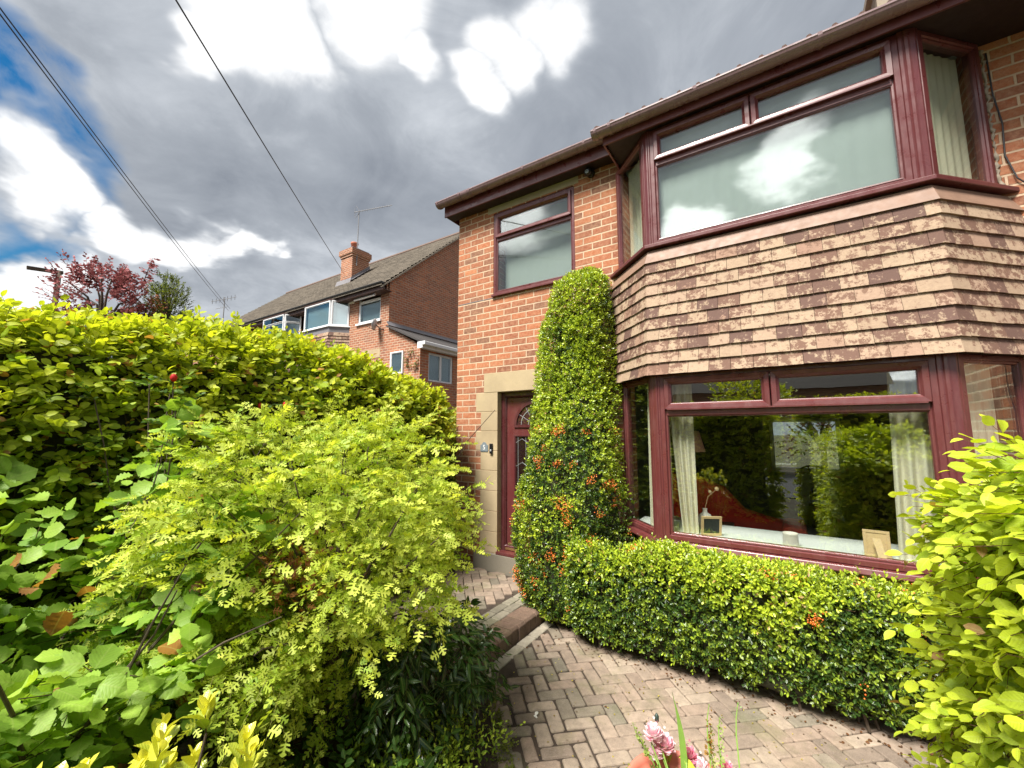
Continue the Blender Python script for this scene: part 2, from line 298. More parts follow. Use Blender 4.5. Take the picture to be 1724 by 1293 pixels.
# ------------------------------------------------------------------ mesh helpers
def tag(o, label=None, cat=None, group=None, kind=None):
    if label: o['label'] = label
    if cat: o['category'] = cat
    if group: o['group'] = group
    if kind: o['kind'] = kind
    return o
def empty(name, loc=(0, 0, 0), label=None, cat=None, group=None):
    o = bpy.data.objects.new(name, None); COL.objects.link(o); o.location = loc; o.empty_display_size = .1
    bpy.context.view_layer.update()
    return tag(o, label, cat, group)
class MB:
    def __init__(s): s.v = []; s.f = []; s.c = []; s.M = None
    def add(s, vs, fs, col=None):
        n = len(s.v)
        if s.M is not None: vs = [s.M @ Vector(v) for v in vs]
        s.v += [tuple(v) for v in vs]; s.f += [tuple(i+n for i in f) for f in fs]
        if col is not None or s.c:
            while len(s.c) < n: s.c.append((.5, .5, .5))
            if callable(col): s.c += [col(v) for v in vs]
            else: s.c += [col or (.5, .5, .5)]*len(vs)
        return s
    def box(s, x0, x1, y0, y1, z0, z1, col=None):
        vs = [(x, y, z) for z in (z0, z1) for y in (y0, y1) for x in (x0, x1)]
        return s.add(vs, [(0, 2, 3, 1), (4, 5, 7, 6), (0, 1, 5, 4), (2, 6, 7, 3), (0, 4, 6, 2), (1, 3, 7, 5)], col)
    def prism(s, poly, h0, h1, axis='z', col=None):
        """poly: 2D points; extruded along the axis from h0 to h1"""
        n = len(poly)
        def P(a, b, h): return (a, b, h) if axis == 'z' else ((h, a, b) if axis == 'x' else (a, h, b))
        vs = [P(a, b, h0) for a, b in poly] + [P(a, b, h1) for a, b in poly]
        fs = [tuple(range(n))[::-1], tuple(range(n, 2*n))] + [(i, (i+1) % n, n+(i+1) % n, n+i) for i in range(n)]
        return s.add(vs, fs, col)
    def tube(s, pts, r, n=6, col=None, caps=True):
        pts = [Vector(p) for p in pts]; rs = r if isinstance(r, (list, tuple)) else [r]*len(pts)
        vs = []; fs = []; a = None
        for i, p in enumerate(pts):
            d = (pts[min(i+1, len(pts)-1)] - pts[max(i-1, 0)]).normalized()
            if a is None: a = d.orthogonal().normalized()
            a = (a - d*a.dot(d)).normalized(); b = d.cross(a)
            for k in range(n):
                t = 2*math.pi*k/n; vs.append(p + (a*math.cos(t)+b*math.sin(t))*rs[i])
        for i in range(len(pts)-1):
            for k in range(n): fs.append((i*n+k, i*n+(k+1) % n, (i+1)*n+(k+1) % n, (i+1)*n+k))
        if caps: fs += [tuple(range(n))[::-1], tuple(range((len(pts)-1)*n, len(pts)*n))]
        return s.add(vs, fs, col)
    def lathe(s, prof, c=(0, 0, 0), n=28, col=None):
        vs = []; fs = []
        for r, z in prof:
            for k in range(n): t = 2*math.pi*k/n; vs.append((c[0]+r*math.cos(t), c[1]+r*math.sin(t), c[2]+z))
        for i in range(len(prof)-1):
            for k in range(n): fs.append((i*n+k, i*n+(k+1) % n, (i+1)*n+(k+1) % n, (i+1)*n+k))
        fs += [tuple(range(n))[::-1], tuple(range((len(prof)-1)*n, len(prof)*n))]
        return s.add(vs, fs, col)
    def sphere(s, c, r, n=10, m=6, sz=1, col=None):
        return s.lathe([(max(r*math.sin(math.pi*i/m), 1e-4), -r*sz*math.cos(math.pi*i/m)) for i in range(m+1)], c, n, col)
    def build(s, name, mat, parent=None, bevel=0, smooth=False, loc=None):
        me = bpy.data.meshes.new(name); me.from_pydata(s.v, [], s.f); me.validate(); me.update()
        if s.c:
            while len(s.c) < len(s.v): s.c.append((.5, .5, .5))
            if len(me.vertices) == len(s.c):
                at = me.color_attributes.new('col', 'FLOAT_COLOR', 'POINT')
                at.data.foreach_set('color', np.c_[np.array(s.c, float), np.ones(len(s.c))].ravel())
        return finish(me, name, mat, parent, bevel, smooth)
def finish(me, name, mat, parent=None, bevel=0, smooth=False):
    me.materials.append(MATS[mat] if isinstance(mat, str) else mat)
    o = bpy.data.objects.new(name, me); COL.objects.link(o)
    if parent is not None:
        o.parent = parent; o.matrix_parent_inverse = parent.matrix_world.inverted()
    bm = bmesh.new(); bm.from_mesh(me); bmesh.ops.recalc_face_normals(bm, faces=bm.faces) if len(me.polygons) < 20000 else None
    if len(me.polygons) < 20000: bm.to_mesh(me)
    bm.free()
    if smooth:
        for p in me.polygons: p.use_smooth = True
    if bevel:
        m = o.modifiers.new('bevel', 'BEVEL'); m.width = bevel; m.segments = 2; m.limit_method = 'ANGLE'; m.angle_limit = R(40)
        m.harden_normals = False
    return o
def wall_mesh(x0, x1, z0, z1, yf, yb, holes):
    """a wall with rectangular openings: front at yf, back at yb, reveals inside the openings"""
    mb = MB(); xs = sorted({x0, x1, *[h[0] for h in holes], *[h[1] for h in holes]}); zs = sorted({z0, z1, *[h[2] for h in holes], *[h[3] for h in holes]})
    for i in range(len(xs)-1):
        for j in range(len(zs)-1):
            cx, cz = (xs[i]+xs[i+1])/2, (zs[j]+zs[j+1])/2
            if any(h[0] < cx < h[1] and h[2] < cz < h[3] for h in holes): continue
            for y in (yf, yb): mb.add([(xs[i], y, zs[j]), (xs[i+1], y, zs[j]), (xs[i+1], y, zs[j+1]), (xs[i], y, zs[j+1])], [(0, 1, 2, 3)])
    for a, b, c, d in holes:
        for p, q in (((a, c), (b, c)), ((b, c), (b, d)), ((b, d), (a, d)), ((a, d), (a, c))):
            mb.add([(p[0], yf, p[1]), (q[0], yf, q[1]), (q[0], yb, q[1]), (p[0], yb, p[1])], [(0, 1, 2, 3)])
    for p, q in (((x0, z0), (x1, z0)), ((x1, z0), (x1, z1)), ((x1, z1), (x0, z1)), ((x0, z1), (x0, z0))):
        mb.add([(p[0], yf, p[1]), (q[0], yf, q[1]), (q[0], yb, q[1]), (p[0], yb, p[1])], [(0, 1, 2, 3)])
    return mb

# window pieces in a local frame: u along, d outwards, w up
class WF:
    def __init__(s, p, q, root=None):
        s.p = Vector((p[0], p[1], 0)); s.e = Vector((q[0]-p[0], q[1]-p[1], 0)); s.len = s.e.length; s.e.normalize()
        s.n = Vector((s.e.y, -s.e.x, 0))         # outward for a wall run left to right
    def P(s, u, d, w): return s.p + s.e*u + s.n*d + Vector((0, 0, w))
    def ring(s, mb, u0, u1, w0, w1, prof):
        vs = []; fs = []; m = len(prof)
        for a, d in prof:
            for u, w_ in ((u0+a, w0+a), (u1-a, w0+a), (u1-a, w1-a), (u0+a, w1-a)): vs.append(s.P(u, d, w_))
        for i in range(m-1):
            for k in range(4): fs.append((i*4+k, i*4+(k+1) % 4, (i+1)*4+(k+1) % 4, (i+1)*4+k))
        mb.add(vs, fs); return mb
    def bar(s, mb, u0, u1, w0, w1, d0, d1):
        vs = [s.P(u, d, w_) for w_ in (w0, w1) for d in (d0, d1) for u in (u0, u1)]
        mb.add(vs, [(0, 2, 3, 1), (4, 5, 7, 6), (0, 1, 5, 4), (2, 6, 7, 3), (0, 4, 6, 2), (1, 3, 7, 5)]); return mb
OUT = [(0, -.04), (0, .028), (.006, .034), (.038, .034), (.046, .02), (.052, .018), (.056, -.04)]
SASH = [(0, .0), (0, .048), (.005, .054), (.036, .050), (.050, .034), (.056, .030), (.060, .012), (.060, -.03)]
BEAD = [(0, .0), (0, .024), (.010, .022), (.016, .008), (.016, -.03)]
def window_unit(p, q, z0, z1, parent, mat='rosewood', transom=None, split=None, gl='glass', name='window', openq=False, sashes=True, scale=1.0):
    f = WF(p, q); L = f.len; k = scale
    O = [(a*k, d*k) for a, d in OUT]; S_ = [(a*k, d*k) for a, d in SASH]; B = [(a*k, d*k) for a, d in BEAD]
    mb = MB(); f.ring(mb, 0, L, z0, z1, O)
    win = mb.build(name, mat, parent)
    pm = MB(); sm = MB()
    t = .056*k
    if transom:
        f.bar(sm, t, L-t, transom-.022*k, transom+.022*k, -.03*k, .03*k)
        f.bar(sm, t+.01, L-t-.01, transom+.024*k, transom+.036*k, 0, .062*k)          # drip bar over the big pane
        cells = [0+t*.75, *([split-.004] if split else []), L-t*.75]; st = [t*.75, *([split+.004] if split else [])]
        for a, b in zip(st, cells[1:]):
            if sashes and not openq: f.ring(sm, a, b, transom+.03*k, z1-t*.7, S_); pf = .058*k
            else: pf = .0
            if not openq: f.bar(pm, a+pf, b-pf, transom+.03*k+pf, z1-t*.7-pf, .002, .010)
        f.ring(sm, t*.9, L-t*.9, z0+t*.9, transom-.02*k, B)
        f.bar(pm, t, L-t, z0+t, transom-.022*k, .000, .008)
    else:
        f.ring(sm, t*.8, L-t*.8, z0+t*.8, z1-t*.8, B)
        f.bar(pm, t, L-t, z0+t, z1-t, .000, .008)
    sm.build('sash', mat, win)
    pm.build('pane', gl, win)
    return win, f

# ------------------------------------------------------------------ ground, paths
def gz(x, y):
    """height of the open ground: level in this garden, climbing to the neighbour's plot"""
    t = min(max((-x-4.9)/3.5, 0), 1); t = t*t*(3-2*t)
    return -.03 + 1.75*t + max(0, (-x-8.4))*.02
def build_ground():
    xs = sorted(set([-260, -160, -90, -60, -40, -30, -24] + [-20+i*.75 for i in range(40)] + [12, 18, 30, 60, 120, 260])); ys = sorted(set([-260, -120, -60, -40, -30] + [-24+i*1.5 for i in range(40)] + [45, 70, 120, 260]))
    mb = MB(); mb.add([(x, y, gz(x, y)) for y in ys for x in xs], [(j*len(xs)+i, j*len(xs)+i+1, (j+1)*len(xs)+i+1, (j+1)*len(xs)+i) for j in range(len(ys)-1) for i in range(len(xs)-1)])
    tag(mb.build('ground', 'ground'), kind='structure')
    mb = MB(); mb.box(-60, 60, -13.5, -6.5, -.02, .004); tag(mb.build('road', 'asphalt'), kind='structure')
build_ground()
def paver(mb, c, ux, L, W, z, col, th=.05, ch=.007, j=.0):
    """one paving block with worn, chamfered edges; ux is its long direction"""
    e = Vector((math.cos(ux), math.sin(ux), 0)); g = Vector((-e.y, e.x, 0)); C = Vector((c[0], c[1], z + RNG.normal(0, .0014)))
    tx, ty = RNG.normal(0, .007), RNG.normal(0, .007); tx, ty = max(-.015, min(.015, tx)), max(-.015, min(.015, ty))
    ring = []
    def crn(hl, hw, dz, rr):
        out = []
        for sx, sy in ((-1, -1), (1, -1), (1, 1), (-1, 1)):
            a = (hl-rr)*sx, hw*sy; b = hl*sx, (hw-rr)*sy
            pr = (b, a) if sx*sy < 0 else (a, b)
            if (sx, sy) == (-1, -1): pr = ((-hl, -(hw-rr)), (-(hl-rr), -hw))
            elif (sx, sy) == (1, -1): pr = ((hl-rr, -hw), (hl, -(hw-rr)))
            elif (sx, sy) == (1, 1): pr = ((hl, hw-rr), (hl-rr, hw))
            else: pr = ((-(hl-rr), hw), (-hl, hw-rr))
            for u, v in pr: out.append(C + e*(u+jit[len(out) % 8][0]) + g*(v+jit[len(out) % 8][1]) + Vector((0, 0, dz+u*tx+v*ty)))
        return out
    jit = RNG.normal(0, j, (8, 2))
    hl, hw = L/2, W/2
    v = crn(hl, hw, -th, .008) + crn(hl, hw, -ch, .010) + crn(hl-ch*.4, hw-ch*.4, -ch*.3, .011) + crn(hl-ch*1.2, hw-ch*1.2, 0, .012)
    fs = [tuple(range(24, 32))]
    for r_ in range(3):
        for k in range(8): fs.append((r_*8+k, r_*8+(k+1) % 8, (r_+1)*8+(k+1) % 8, (r_+1)*8+k))
    mb.add(v, fs, col)
def pcol(tone=0.0):
    """weathered block colours: pinkish buff to grey-green"""
    A = np.array([(.49, .375, .285), (.45, .335, .255), (.53, .42, .32), (.37, .285, .22), (.36, .30, .225), (.33, .285, .215)])
    wgt = np.array([3, 3, 2.5, 1.5, .35, .1])*(1-tone) + np.array([1, 1.2, .7, 1.6, 2.2, 2.0])*tone; wgt /= wgt.sum()
    c = A[RNG.choice(6, p=wgt)]*RNG.uniform(.86, 1.10)*(.66-.07*tone); return tuple(c)
def herring(mb, inside, z, origin, ang, w=.103, tone=lambda x, y: 0, N=26, joint=lambda x, y: .004):
    e = Vector((math.cos(ang), math.sin(ang))); g = Vector((-e.y, e.x)); o = Vector(origin)
    for k in range(-N, N):
        for j in range(-2*N, 2*N):
            bx, by = 2*k-j, -2*k-j
            for hor in (0, 1):
                if hor: cx, cy = bx+1, by-.5; a = ang           # long along e, below-right of its corner
                else: cx, cy = bx+2.5, by-1; a = ang+math.pi/2
                p = o + e*(cx*w) + g*(cy*w)
                if inside(p.x, p.y):
                    jt = joint(p.x, p.y)*RNG.uniform(.6, 1.5)
                    paver(mb, (p.x+RNG.normal(0, .0012), p.y+RNG.normal(0, .0012)), a+RNG.normal(0, .008), 2*w-jt, w-jt, z, pcol(tone(p.x, p.y)), ch=.005+jt*.35, j=.0006+jt*.12)
def left_edge(y):      # left border of the lower path
    return -2.0 if y > 2.72 else -2.0 + (2.72-y)*.92
def in_low(x, y): return y < 3.97 and x > left_edge(y)+.06 and x < 1.6 and y > -1.2 and x < 2.4 and y > -1.2
def ton(x, y):
    t = (1.55-(x+ .25*y+1.0))/1.4 if y < 3 else 0
    return float(np.clip(.55-.9*(x+1.15)-.55*(y-2.3), 0, 1))
lower = MB(); herring(lower, in_low, 0.0, (-1.898, 3.068), R(42.58), tone=ton, N=14, joint=lambda x, y: .0045+.015*ton(x, y))
for i in range(7): paver(lower, (-2.055, 2.72+.205*i), R(90), .197, .098, -.001, (.36, .32, .25))       # pale border against the step
for i in range(14): paver(lower, (left_edge(2.66-.15*i)+.005, 2.66-.15*i), R(90+42.6), .197, .098, -.004, pcol(.9), j=.002)
path = empty('lower_path', (-.5, 2.5, 0)); tag(path, kind='structure')
lower.build('paving', 'paver', path)
mb = MB(); mb.prism([(-2.11, 4.2), (-2.11, 2.55), (-1.98, 2.42), (1.4, -1.3), (2.4, -1.3), (2.4, 4.2)], -.06, -.014); mb.build('joint_sand', 'joint', path)
upper = MB()
def in_up(x, y): return x < -2.60 and x > -3.62 and y > 2.3 and y < 4.36
herring(upper, in_up, .12, (-2.95, 3.4), R(42.58), tone=lambda x, y: .35, N=9, joint=lambda x, y: .007)
for i in range(11):
    y = 2.32+.207*i
    paver(upper, (-2.385, y+.05), R(90), .196, .097, .118, tuple(np.array((.25, .225, .17))*RNG.uniform(.8, 1.15)), j=.0015); paver(upper, (-2.49, y-.04), R(90), .196, .097, .118, tuple(np.array((.22, .20, .15))*RNG.uniform(.8, 1.15)), j=.0015)
path2 = empty('door_path', (-2.8, 3.4, 0)); tag(path2, kind='structure'); upper.build('paving', 'paver', path2)
mb = MB(); mb.box(-3.7, -2.16, 2.25, 4.38, -.05, .104); mb.build('joint_sand', 'joint', path2)
nose = MB()
for i in range(19):        # brick-on-edge nosing of the step
    y = 2.26+.1045*i; c = np.array((.22, .14, .10))*RNG.uniform(.7, 1.2); x1 = -2.115+RNG.normal(0, .004); dz = .122+RNG.normal(0, .003)
    a = .02
    nose.add([(x1-.21, y, -.04), (x1, y, -.04), (x1, y, dz-a), (x1-a, y, dz), (x1-.21, y, dz), (x1-.21, y+.098, -.04), (x1, y+.098, -.04), (x1, y+.098, dz-a), (x1-a, y+.098, dz), (x1-.21, y+.098, dz)],
             [(0, 1, 2, 3, 4), (9, 8, 7, 6, 5), (0, 5, 6, 1), (1, 6, 7, 2), (2, 7, 8, 3), (3, 8, 9, 4), (4, 9, 5, 0)], tuple(c))
nb = nose.build('step_nosing', 'paver', path2, bevel=.006)

# ------------------------------------------------------------------ the house
D = 4.39; XL = -3.847
house = empty('brick_house', (0, D, 0), 'red brick house with rosewood window frames and a two storey tile-hung bay', 'house')
def bay(d): return [(-1.44-1.42*d, D), (-.98-.42*d, 3.92-d), (.95+.42*d, 3.92-d), (1.42+1.42*d, D)]
W1 = (-3.217, -1.99, 3.69, 4.89); DOOR = (-3.14, -2.15, .33, 2.38)
front = wall_mesh(XL, 7.5, -.1, 5.05, D, D+.25, [W1, DOOR, (-1.40, 1.38, .60, 2.42), (-1.40, 1.38, 3.50, 4.84)])
wall = front.build('wall', 'brick_front', house)
mb = MB(); mb.box(XL+.0, XL+.25, D+.251, 9.08, -.1, 5.05); mb.box(XL+.0, XL+.25, 9.32, 11.5, -.1, 5.05); mb.add([(XL, D+.251, 5.05), (XL, 11.5, 5.05), (XL, 7.8, 7.7), (XL+.25, D+.251, 5.05), (XL+.25, 11.5, 5.05), (XL+.25, 7.8, 7.7)], [(0, 1, 2), (3, 5, 4), (0, 2, 5, 3), (1, 4, 5, 2)])
mb.build('side_wall', 'brick_side', house)
wall_mesh(XL+.02, 7.5, -.1, 5.0, 9.3, 9.1, [(-.25, .80, 1.15, 2.1)]).build('rear_wall', 'brick_front', house)
# brick plinth of the bay
b0 = bay(-.01); mb = MB(); mb.prism([b0[0], b0[1], b0[2], b0[3]], -.05, .87); mb.build('bay_wall', 'brick_front', house)
# stone door surround
mb = MB()
for i in range(8):
    z1 = 2.38-.2563*i; z0 = z1-.2563+.004; xa = -3.495 if i % 2 == 0 else -3.41
    mb.box(xa, -3.136, D-.005, D+.12, z0, z1-.001)
mb.build('stone_jamb', 'stone', house, bevel=.004)
mb = MB()
for i in range(8): z1 = 2.38-.2563*i; mb.box(-2.154, -1.87 if i % 2 else -1.80, D-.005, D+.12, z1-.2523, z1-.001)
mb.build('stone_jamb', 'stone', house, bevel=.004)
mb = MB(); mb.box(-3.36, -1.9, D-.008, D+.12, 2.382, 2.64); mb.build('stone_lintel', 'stone', house, bevel=.004)
mb = MB(); mb.box(-3.315, -1.93, D-.004, D+.1, 4.905, 5.0); mb.build('window_lintel', 'concrete', house, bevel=.003)
mb = MB(); mb.box(-3.5, -1.9, D-.03, D+.2, .06, .325); mb.build('door_step', 'step_concrete', house, bevel=.008)
mb = MB(); mb.box(XL+.01, W1[0], D-.003, D+.02, 3.675, 3.684); mb.build('damp_line', 'lead', house)
# front door
door = MB(); f = WF((-3.136, D+.115), (-2.154, D+.115)); fr = MB(); f.ring(fr, 0, f.len, .365, 2.375, [(0, -.04), (0, .03), (.05, .03), (.062, .016), (.07, .012), (.07, -.04)])
do = fr.build('door', 'rosewood_dark', house); do['label'] = 'rosewood panelled front door with leaded glass'
mb = MB(); f.bar(mb, .072, f.len-.072, .40, 2.30, -.04, -.004)
leafo = mb.build('door_leaf', 'rosewood', do)
mb = MB(); cu = f.len/2
def arch(mb, f, cu, w0, r, r2, d0, d1, n=16, full=True):
    vs = []; fs = []
    for i in range(n+1):
        t = math.pi*i/n
        for rr, d in ((r, d0), (r, d1), (r2, d1), (r2, d0)): vs.append(f.P(cu+rr*math.cos(t), d, w0+rr*math.sin(t)))
    for i in range(n):
        for k in range(4): fs.append((i*4+k, i*4+(k+1) % 4, i*4+4+(k+1) % 4, i*4+4+k))
    mb.add(vs, fs)
arch(mb, f, cu, 1.95, .30, .265, -.01, .012); f.bar(mb, cu-.30, cu+.30, 1.915, 1.948, -.01, .012)
for a, b in ((.19, .42), (.56, .79)):
    f.ring(mb, a, b, 1.02, 1.82, [(0, -.01), (0, .010), (.018, .012), (.026, -.003)]); f.ring(mb, a, b, .52, .90, [(0, -.01), (0, .010), (.018, .012), (.026, -.003), (.05, -.003), (.06, .004)])
mb.build('moulding', 'rosewood_dark', leafo)
mb = MB(); vs = [f.P(cu+.264*math.cos(math.pi*i/16), -.002, 1.95+.264*math.sin(math.pi*i/16)) for i in range(17)]; mb.add(vs, [tuple(range(17))])
for a, b in ((.216, .394), (.586, .764)): f.bar(mb, a, b, 1.046, 1.794, -.003, -.001)
mb.build('pane', 'glass_far', leafo)
mb = MB()
for t in range(1, 6): a = math.pi*t/6; mb.tube([f.P(cu+.08*math.cos(a), 0, 1.95+.08*math.sin(a)), f.P(cu+.262*math.cos(a), 0, 1.95+.262*math.sin(a))], .003, 4)
arch(mb, f, cu, 1.95, .092, .084, -.002, .003); arch(mb, f, cu, 1.95, .20, .192, -.002, .003)
for a in (.216, .586):
    for q in (.03, .148): mb.tube([f.P(a+q, 0, 1.05), f.P(a+q, 0, 1.79)], .003, 4)
    for q in (1.12, 1.42, 1.72): mb.tube([f.P(a, 0, q), f.P(a+.089, 0, q+.05), f.P(a+.178, 0, q)], .003, 4)
mb.build('leading', 'silver', leafo)
mb = MB(); f.bar(mb, .07, f.len-.07, .372, .40, -.03, .035); f.bar(mb, .10, f.len-.10, .43, .455, -.004, .02); mb.build('threshold', 'brass', do, bevel=.003)
mb = MB(); mb.box(-3.139, -2.151, D-.03, D+.13, .327, .362); mb.build('door_sill', 'rosewood', do, bevel=.004)
mb = MB(); f.bar(mb, .80, .83, 1.25, 1.45, 0, .01); mb.tube([f.P(.815, .0, 1.35), f.P(.815, .05, 1.35), f.P(.72, .05, 1.35)], .009, 8); mb.build('handle', 'brass', do)
# the small upper window
window_unit((W1[0], D+.035), (W1[1], D+.035), 3.715, 4.885, house, transom=4.50, name='window', scale=.95)
mb = MB(); mb.box(W1[0]-.01, W1[1]+.01, D-.04, D+.1, 3.685, 3.714); mb.build('window_sill', 'rosewood', house, bevel=.004)
# bay windows
def bay_windows(z0, z1, tr):
    p = bay(0)
    a, b = Vector(p[1]), Vector(p[2])
    w_, f_ = window_unit((a.x+.035, a.y), (b.x-.065, b.y), z0, z1, house, transom=tr, split=.865, name='window')
    l = Vector(p[0]); e = (a-l).normalized()
    window_unit(tuple(l+e*.02), tuple(a-e*.045), z0, z1, house, name='window')
    r_ = Vector(p[3]); e2 = (r_-b).normalized()
    window_unit(tuple(b+e2*.04), tuple(r_-e2*.02), z0, z1, house, name='window')
    for c, x0, x1, ang in ((a, -.03, .035, 1), (b, -.10, .05, -1)):
        mb = MB()      # ribbed corner post
        P0 = (c.x+ (x1 if ang > 0 else x0), c.y); 
        pts = []
        if ang > 0: run = [Vector((c.x+.040, c.y)), Vector(c), Vector(c)-e*.05]
        else: run = [Vector(b)+e2*.045, Vector(b), Vector((b.x-.07, b.y))]
        # outward offset profile with ribs
        outl = []
        for (s0, s1, nrm) in ((run[0], run[1], None), (run[1], run[2], None)):
            dv = (s1-s0); ln = dv.length; dv.normalize(); nn = Vector((dv.y, -dv.x))
            if nn.dot(Vector((0, -1)))+nn.dot((c-Vector((0, 4.6)))) < 0: nn = -nn
            k = max(2, int(ln/.032))
            for i in range(k):
                outl.append(s0+dv*(ln*i/k)+nn*.034); outl.append(s0+dv*(ln*(i+.35)/k)+nn*.040); outl.append(s0+dv*(ln*(i+.85)/k)+nn*.040)
        outl.append(run[2]+nn*.03)
        inner = [run[2]+Vector((0, .05)), run[0]+Vector((0, .05))]
        mb.prism([(q.x, q.y) for q in outl+inner], z0, z1)
        mb.build('corner_post', 'rosewood', house)
bay_windows(.915, 2.385, 2.03); bay_windows(3.64, 4.83, 4.465)
def bay_slab(d0, z0, z1, d1=None, back=D+.02):
    mb = MB(); a = bay(d0); c = bay(d1 if d1 is not None else d0)
    vs = [(x, y, z0) for x, y in a] + [(x, y, z1) for x, y in c] + [(a[3][0], back, z0), (a[0][0], back, z0), (c[3][0], back, z1), (c[0][0], back, z1)]
    mb.add(vs, [(0, 1, 5, 4), (1, 2, 6, 5), (2, 3, 7, 6), (0, 3, 2, 1), (4, 5, 6, 7), (3, 8, 10, 7), (0, 4, 11, 9), (8, 9, 11, 10)]); return mb
bay_slab(.085, 3.603, 3.638).build('upper_sill', 'rosewood', house, bevel=.005)
bay_slab(.015, 3.585, 3.602).build('sill_underside', 'black_upvc', house)  # black strip beneath the upper sill
bay_slab(.092, 3.452, 3.584, .04).build('apron_flashing', 'flashing', house)
bay_slab(.09, .873, .913, .075).build('lower_sill', 'rosewood', house, bevel=.006)
bay_slab(.05, 2.41, 3.444, .02).build('bay_board', 'lead', house)
bay_slab(.03, 2.386, 2.409).build('bay_soffit', 'fascia_wood', house)
# hanging tiles
tl = MB()
NR = 10; G = 1.085/NR
for i in range(NR):
    zb = 2.375+G*i; kick = .035*(1-i/NR)**2
    db = .062+kick+.028; dt = .062+kick*.6+.006
    Bt, Tp = bay(db), bay(dt); Bi, Ti = bay(db-.013), bay(dt-.013)
    top = zb+G+(.05 if i < NR-1 else .03)
    prev = None
    for s in range(3):
        A_, B_ = Vector(Bt[s]), Vector(Bt[s+1]); L = (B_-A_).length; wd = .1655
        off = (.5 if i % 2 else 0)*wd
        cuts = [0]; c = off if off > .03 else wd
        if s == 1: c = (.11 if i % 2 else .19)
        while c < L-.05: cuts.append(c); c += wd
        cuts.append(L)
        for k in range(len(cuts)-1):
            u0, u1 = cuts[k]/L, cuts[k+1]/L; g_ = .0016/L
            if k > 0: u0 += g_
            if k < len(cuts)-2: u1 -= g_
            r1, r2 = RNG.uniform(), RNG.uniform()
            if s > 0 and k == 0: r1, r2 = prev
            prev = (r1, r2)
            dz0, dz1 = RNG.normal(0, .0018), RNG.normal(0, .0018); do_ = RNG.uniform(-.001, .003)
            P = lambda W_, u, z, o=0: (W_[s][0]+(W_[s+1][0]-W_[s][0])*u, W_[s][1]+(W_[s+1][1]-W_[s][1])*u - o, z)
            vs = [P(Bt, u0, zb+dz0, do_), P(Bt, u1, zb+dz1, do_), P(Tp, u1, top), P(Tp, u0, top), P(Bi, u0, zb+dz0), P(Bi, u1, zb+dz1), P(Ti, u1, top), P(Ti, u0, top)]
            n0 = len(tl.v)
            tl.add(vs, [(0, 1, 2, 3), (5, 4, 7, 6), (0, 4, 5, 1), (3, 2, 6, 7), (0, 3, 7, 4), (1, 5, 6, 2)], lambda v: (r1, r2, 0))
            for q, h_ in zip(range(n0, n0+8), (0, 0, 1, 1, 0, 0, 1, 1)): tl.c[q] = (r1, r2, h_)
tl.build('tile_cladding', 'clay_tile', house)
# eaves
def gutter(mb, x0, x1, yc, zt, r=.056, cap0=True, cap1=True):
    n = 12; pr = [(yc-r*math.cos(math.pi*i/n), zt-r*1.0*math.sin(math.pi*i/n)) for i in range(n+1)]
    pr = [(yc-r-.004, zt+.004), (yc-r-.004, zt-.008)] + pr[1:-1] + [(yc+r+.004, zt)]
    inn = [(yc+(y-yc)*.93, z+.006) for y, z in pr[::-1]]
    mb.prism(pr+inn, x0, x1, 'x')
    if cap0: mb.prism(pr, x0-.004, x0+.002, 'x')
    if cap1: mb.prism(pr, x1-.002, x1+.004, 'x')
def bracket(mb, x, yc, zt, r=.062, w_=.03):
    n = 12; o = [(yc-r*math.cos(math.pi*i/n), zt-r*math.sin(math.pi*i/n)) for i in range(n+1)]; o[0] = (yc-r, zt+.008)
    i_ = [(yc+(y-yc)*.9, zt+(z-zt)*.9) for y, z in o[::-1]]
    mb.prism(o+i_, x-w_/2, x+w_/2, 'x')
g = MB(); yM, zM = D-.25, 5.172; gutter(g, -4.04, -1.43, yM, zM, .066)
for x in (-4.01, -3.60, -3.42, -2.55, -1.72): bracket(g, x, yM, zM, .073, .028)
for x in (-3.51,): bracket(g, x, yM, zM, .071, .12)
g.build('gutter', 'gutter_brown', house)
g = MB(); yB, zB = 3.742, 4.925; gutter(g, -1.47, 4.2, yB, zB, .064)
for x in (-1.43, -1.28, -.48, .42, 1.3, 2.2): bracket(g, x, yB, zB, .071, .03)
g.build('gutter', 'gutter_brown', house)
mb = MB(); mb.box(-3.98, -1.40, D-.182, D-.162, 4.985, 5.20); mb.box(-3.98, -3.96, D-.1619, 11.6, 5.0, 5.2); mb.build('fascia', 'rosewood', house, bevel=.003)
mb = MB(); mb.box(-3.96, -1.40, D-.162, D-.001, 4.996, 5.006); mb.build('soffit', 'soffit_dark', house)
mb = MB(); mb.box(-1.385, 4.2, 3.792, 3.812, 4.80, 4.93)
mb.add([(-1.385, 3.813, 4.80), (-1.385, D-.002, 4.80), (-1.385, D-.002, 5.22), (-1.385, 3.813, 4.93), (-1.365, 3.813, 4.80), (-1.365, D-.002, 4.80), (-1.365, D-.002, 5.22), (-1.365, 3.813, 4.93)], [(0, 1, 2, 3), (7, 6, 5, 4), (0, 4, 5, 1), (2, 6, 7, 3), (1, 5, 6, 2), (0, 3, 7, 4)])
mb.build('fascia', 'rosewood', house, bevel=.003)
mb = MB(); mb.box(-1.364, 4.2, 3.813, D-.001, 4.832, 4.842); mb.build('soffit', 'soffit_dark', house)
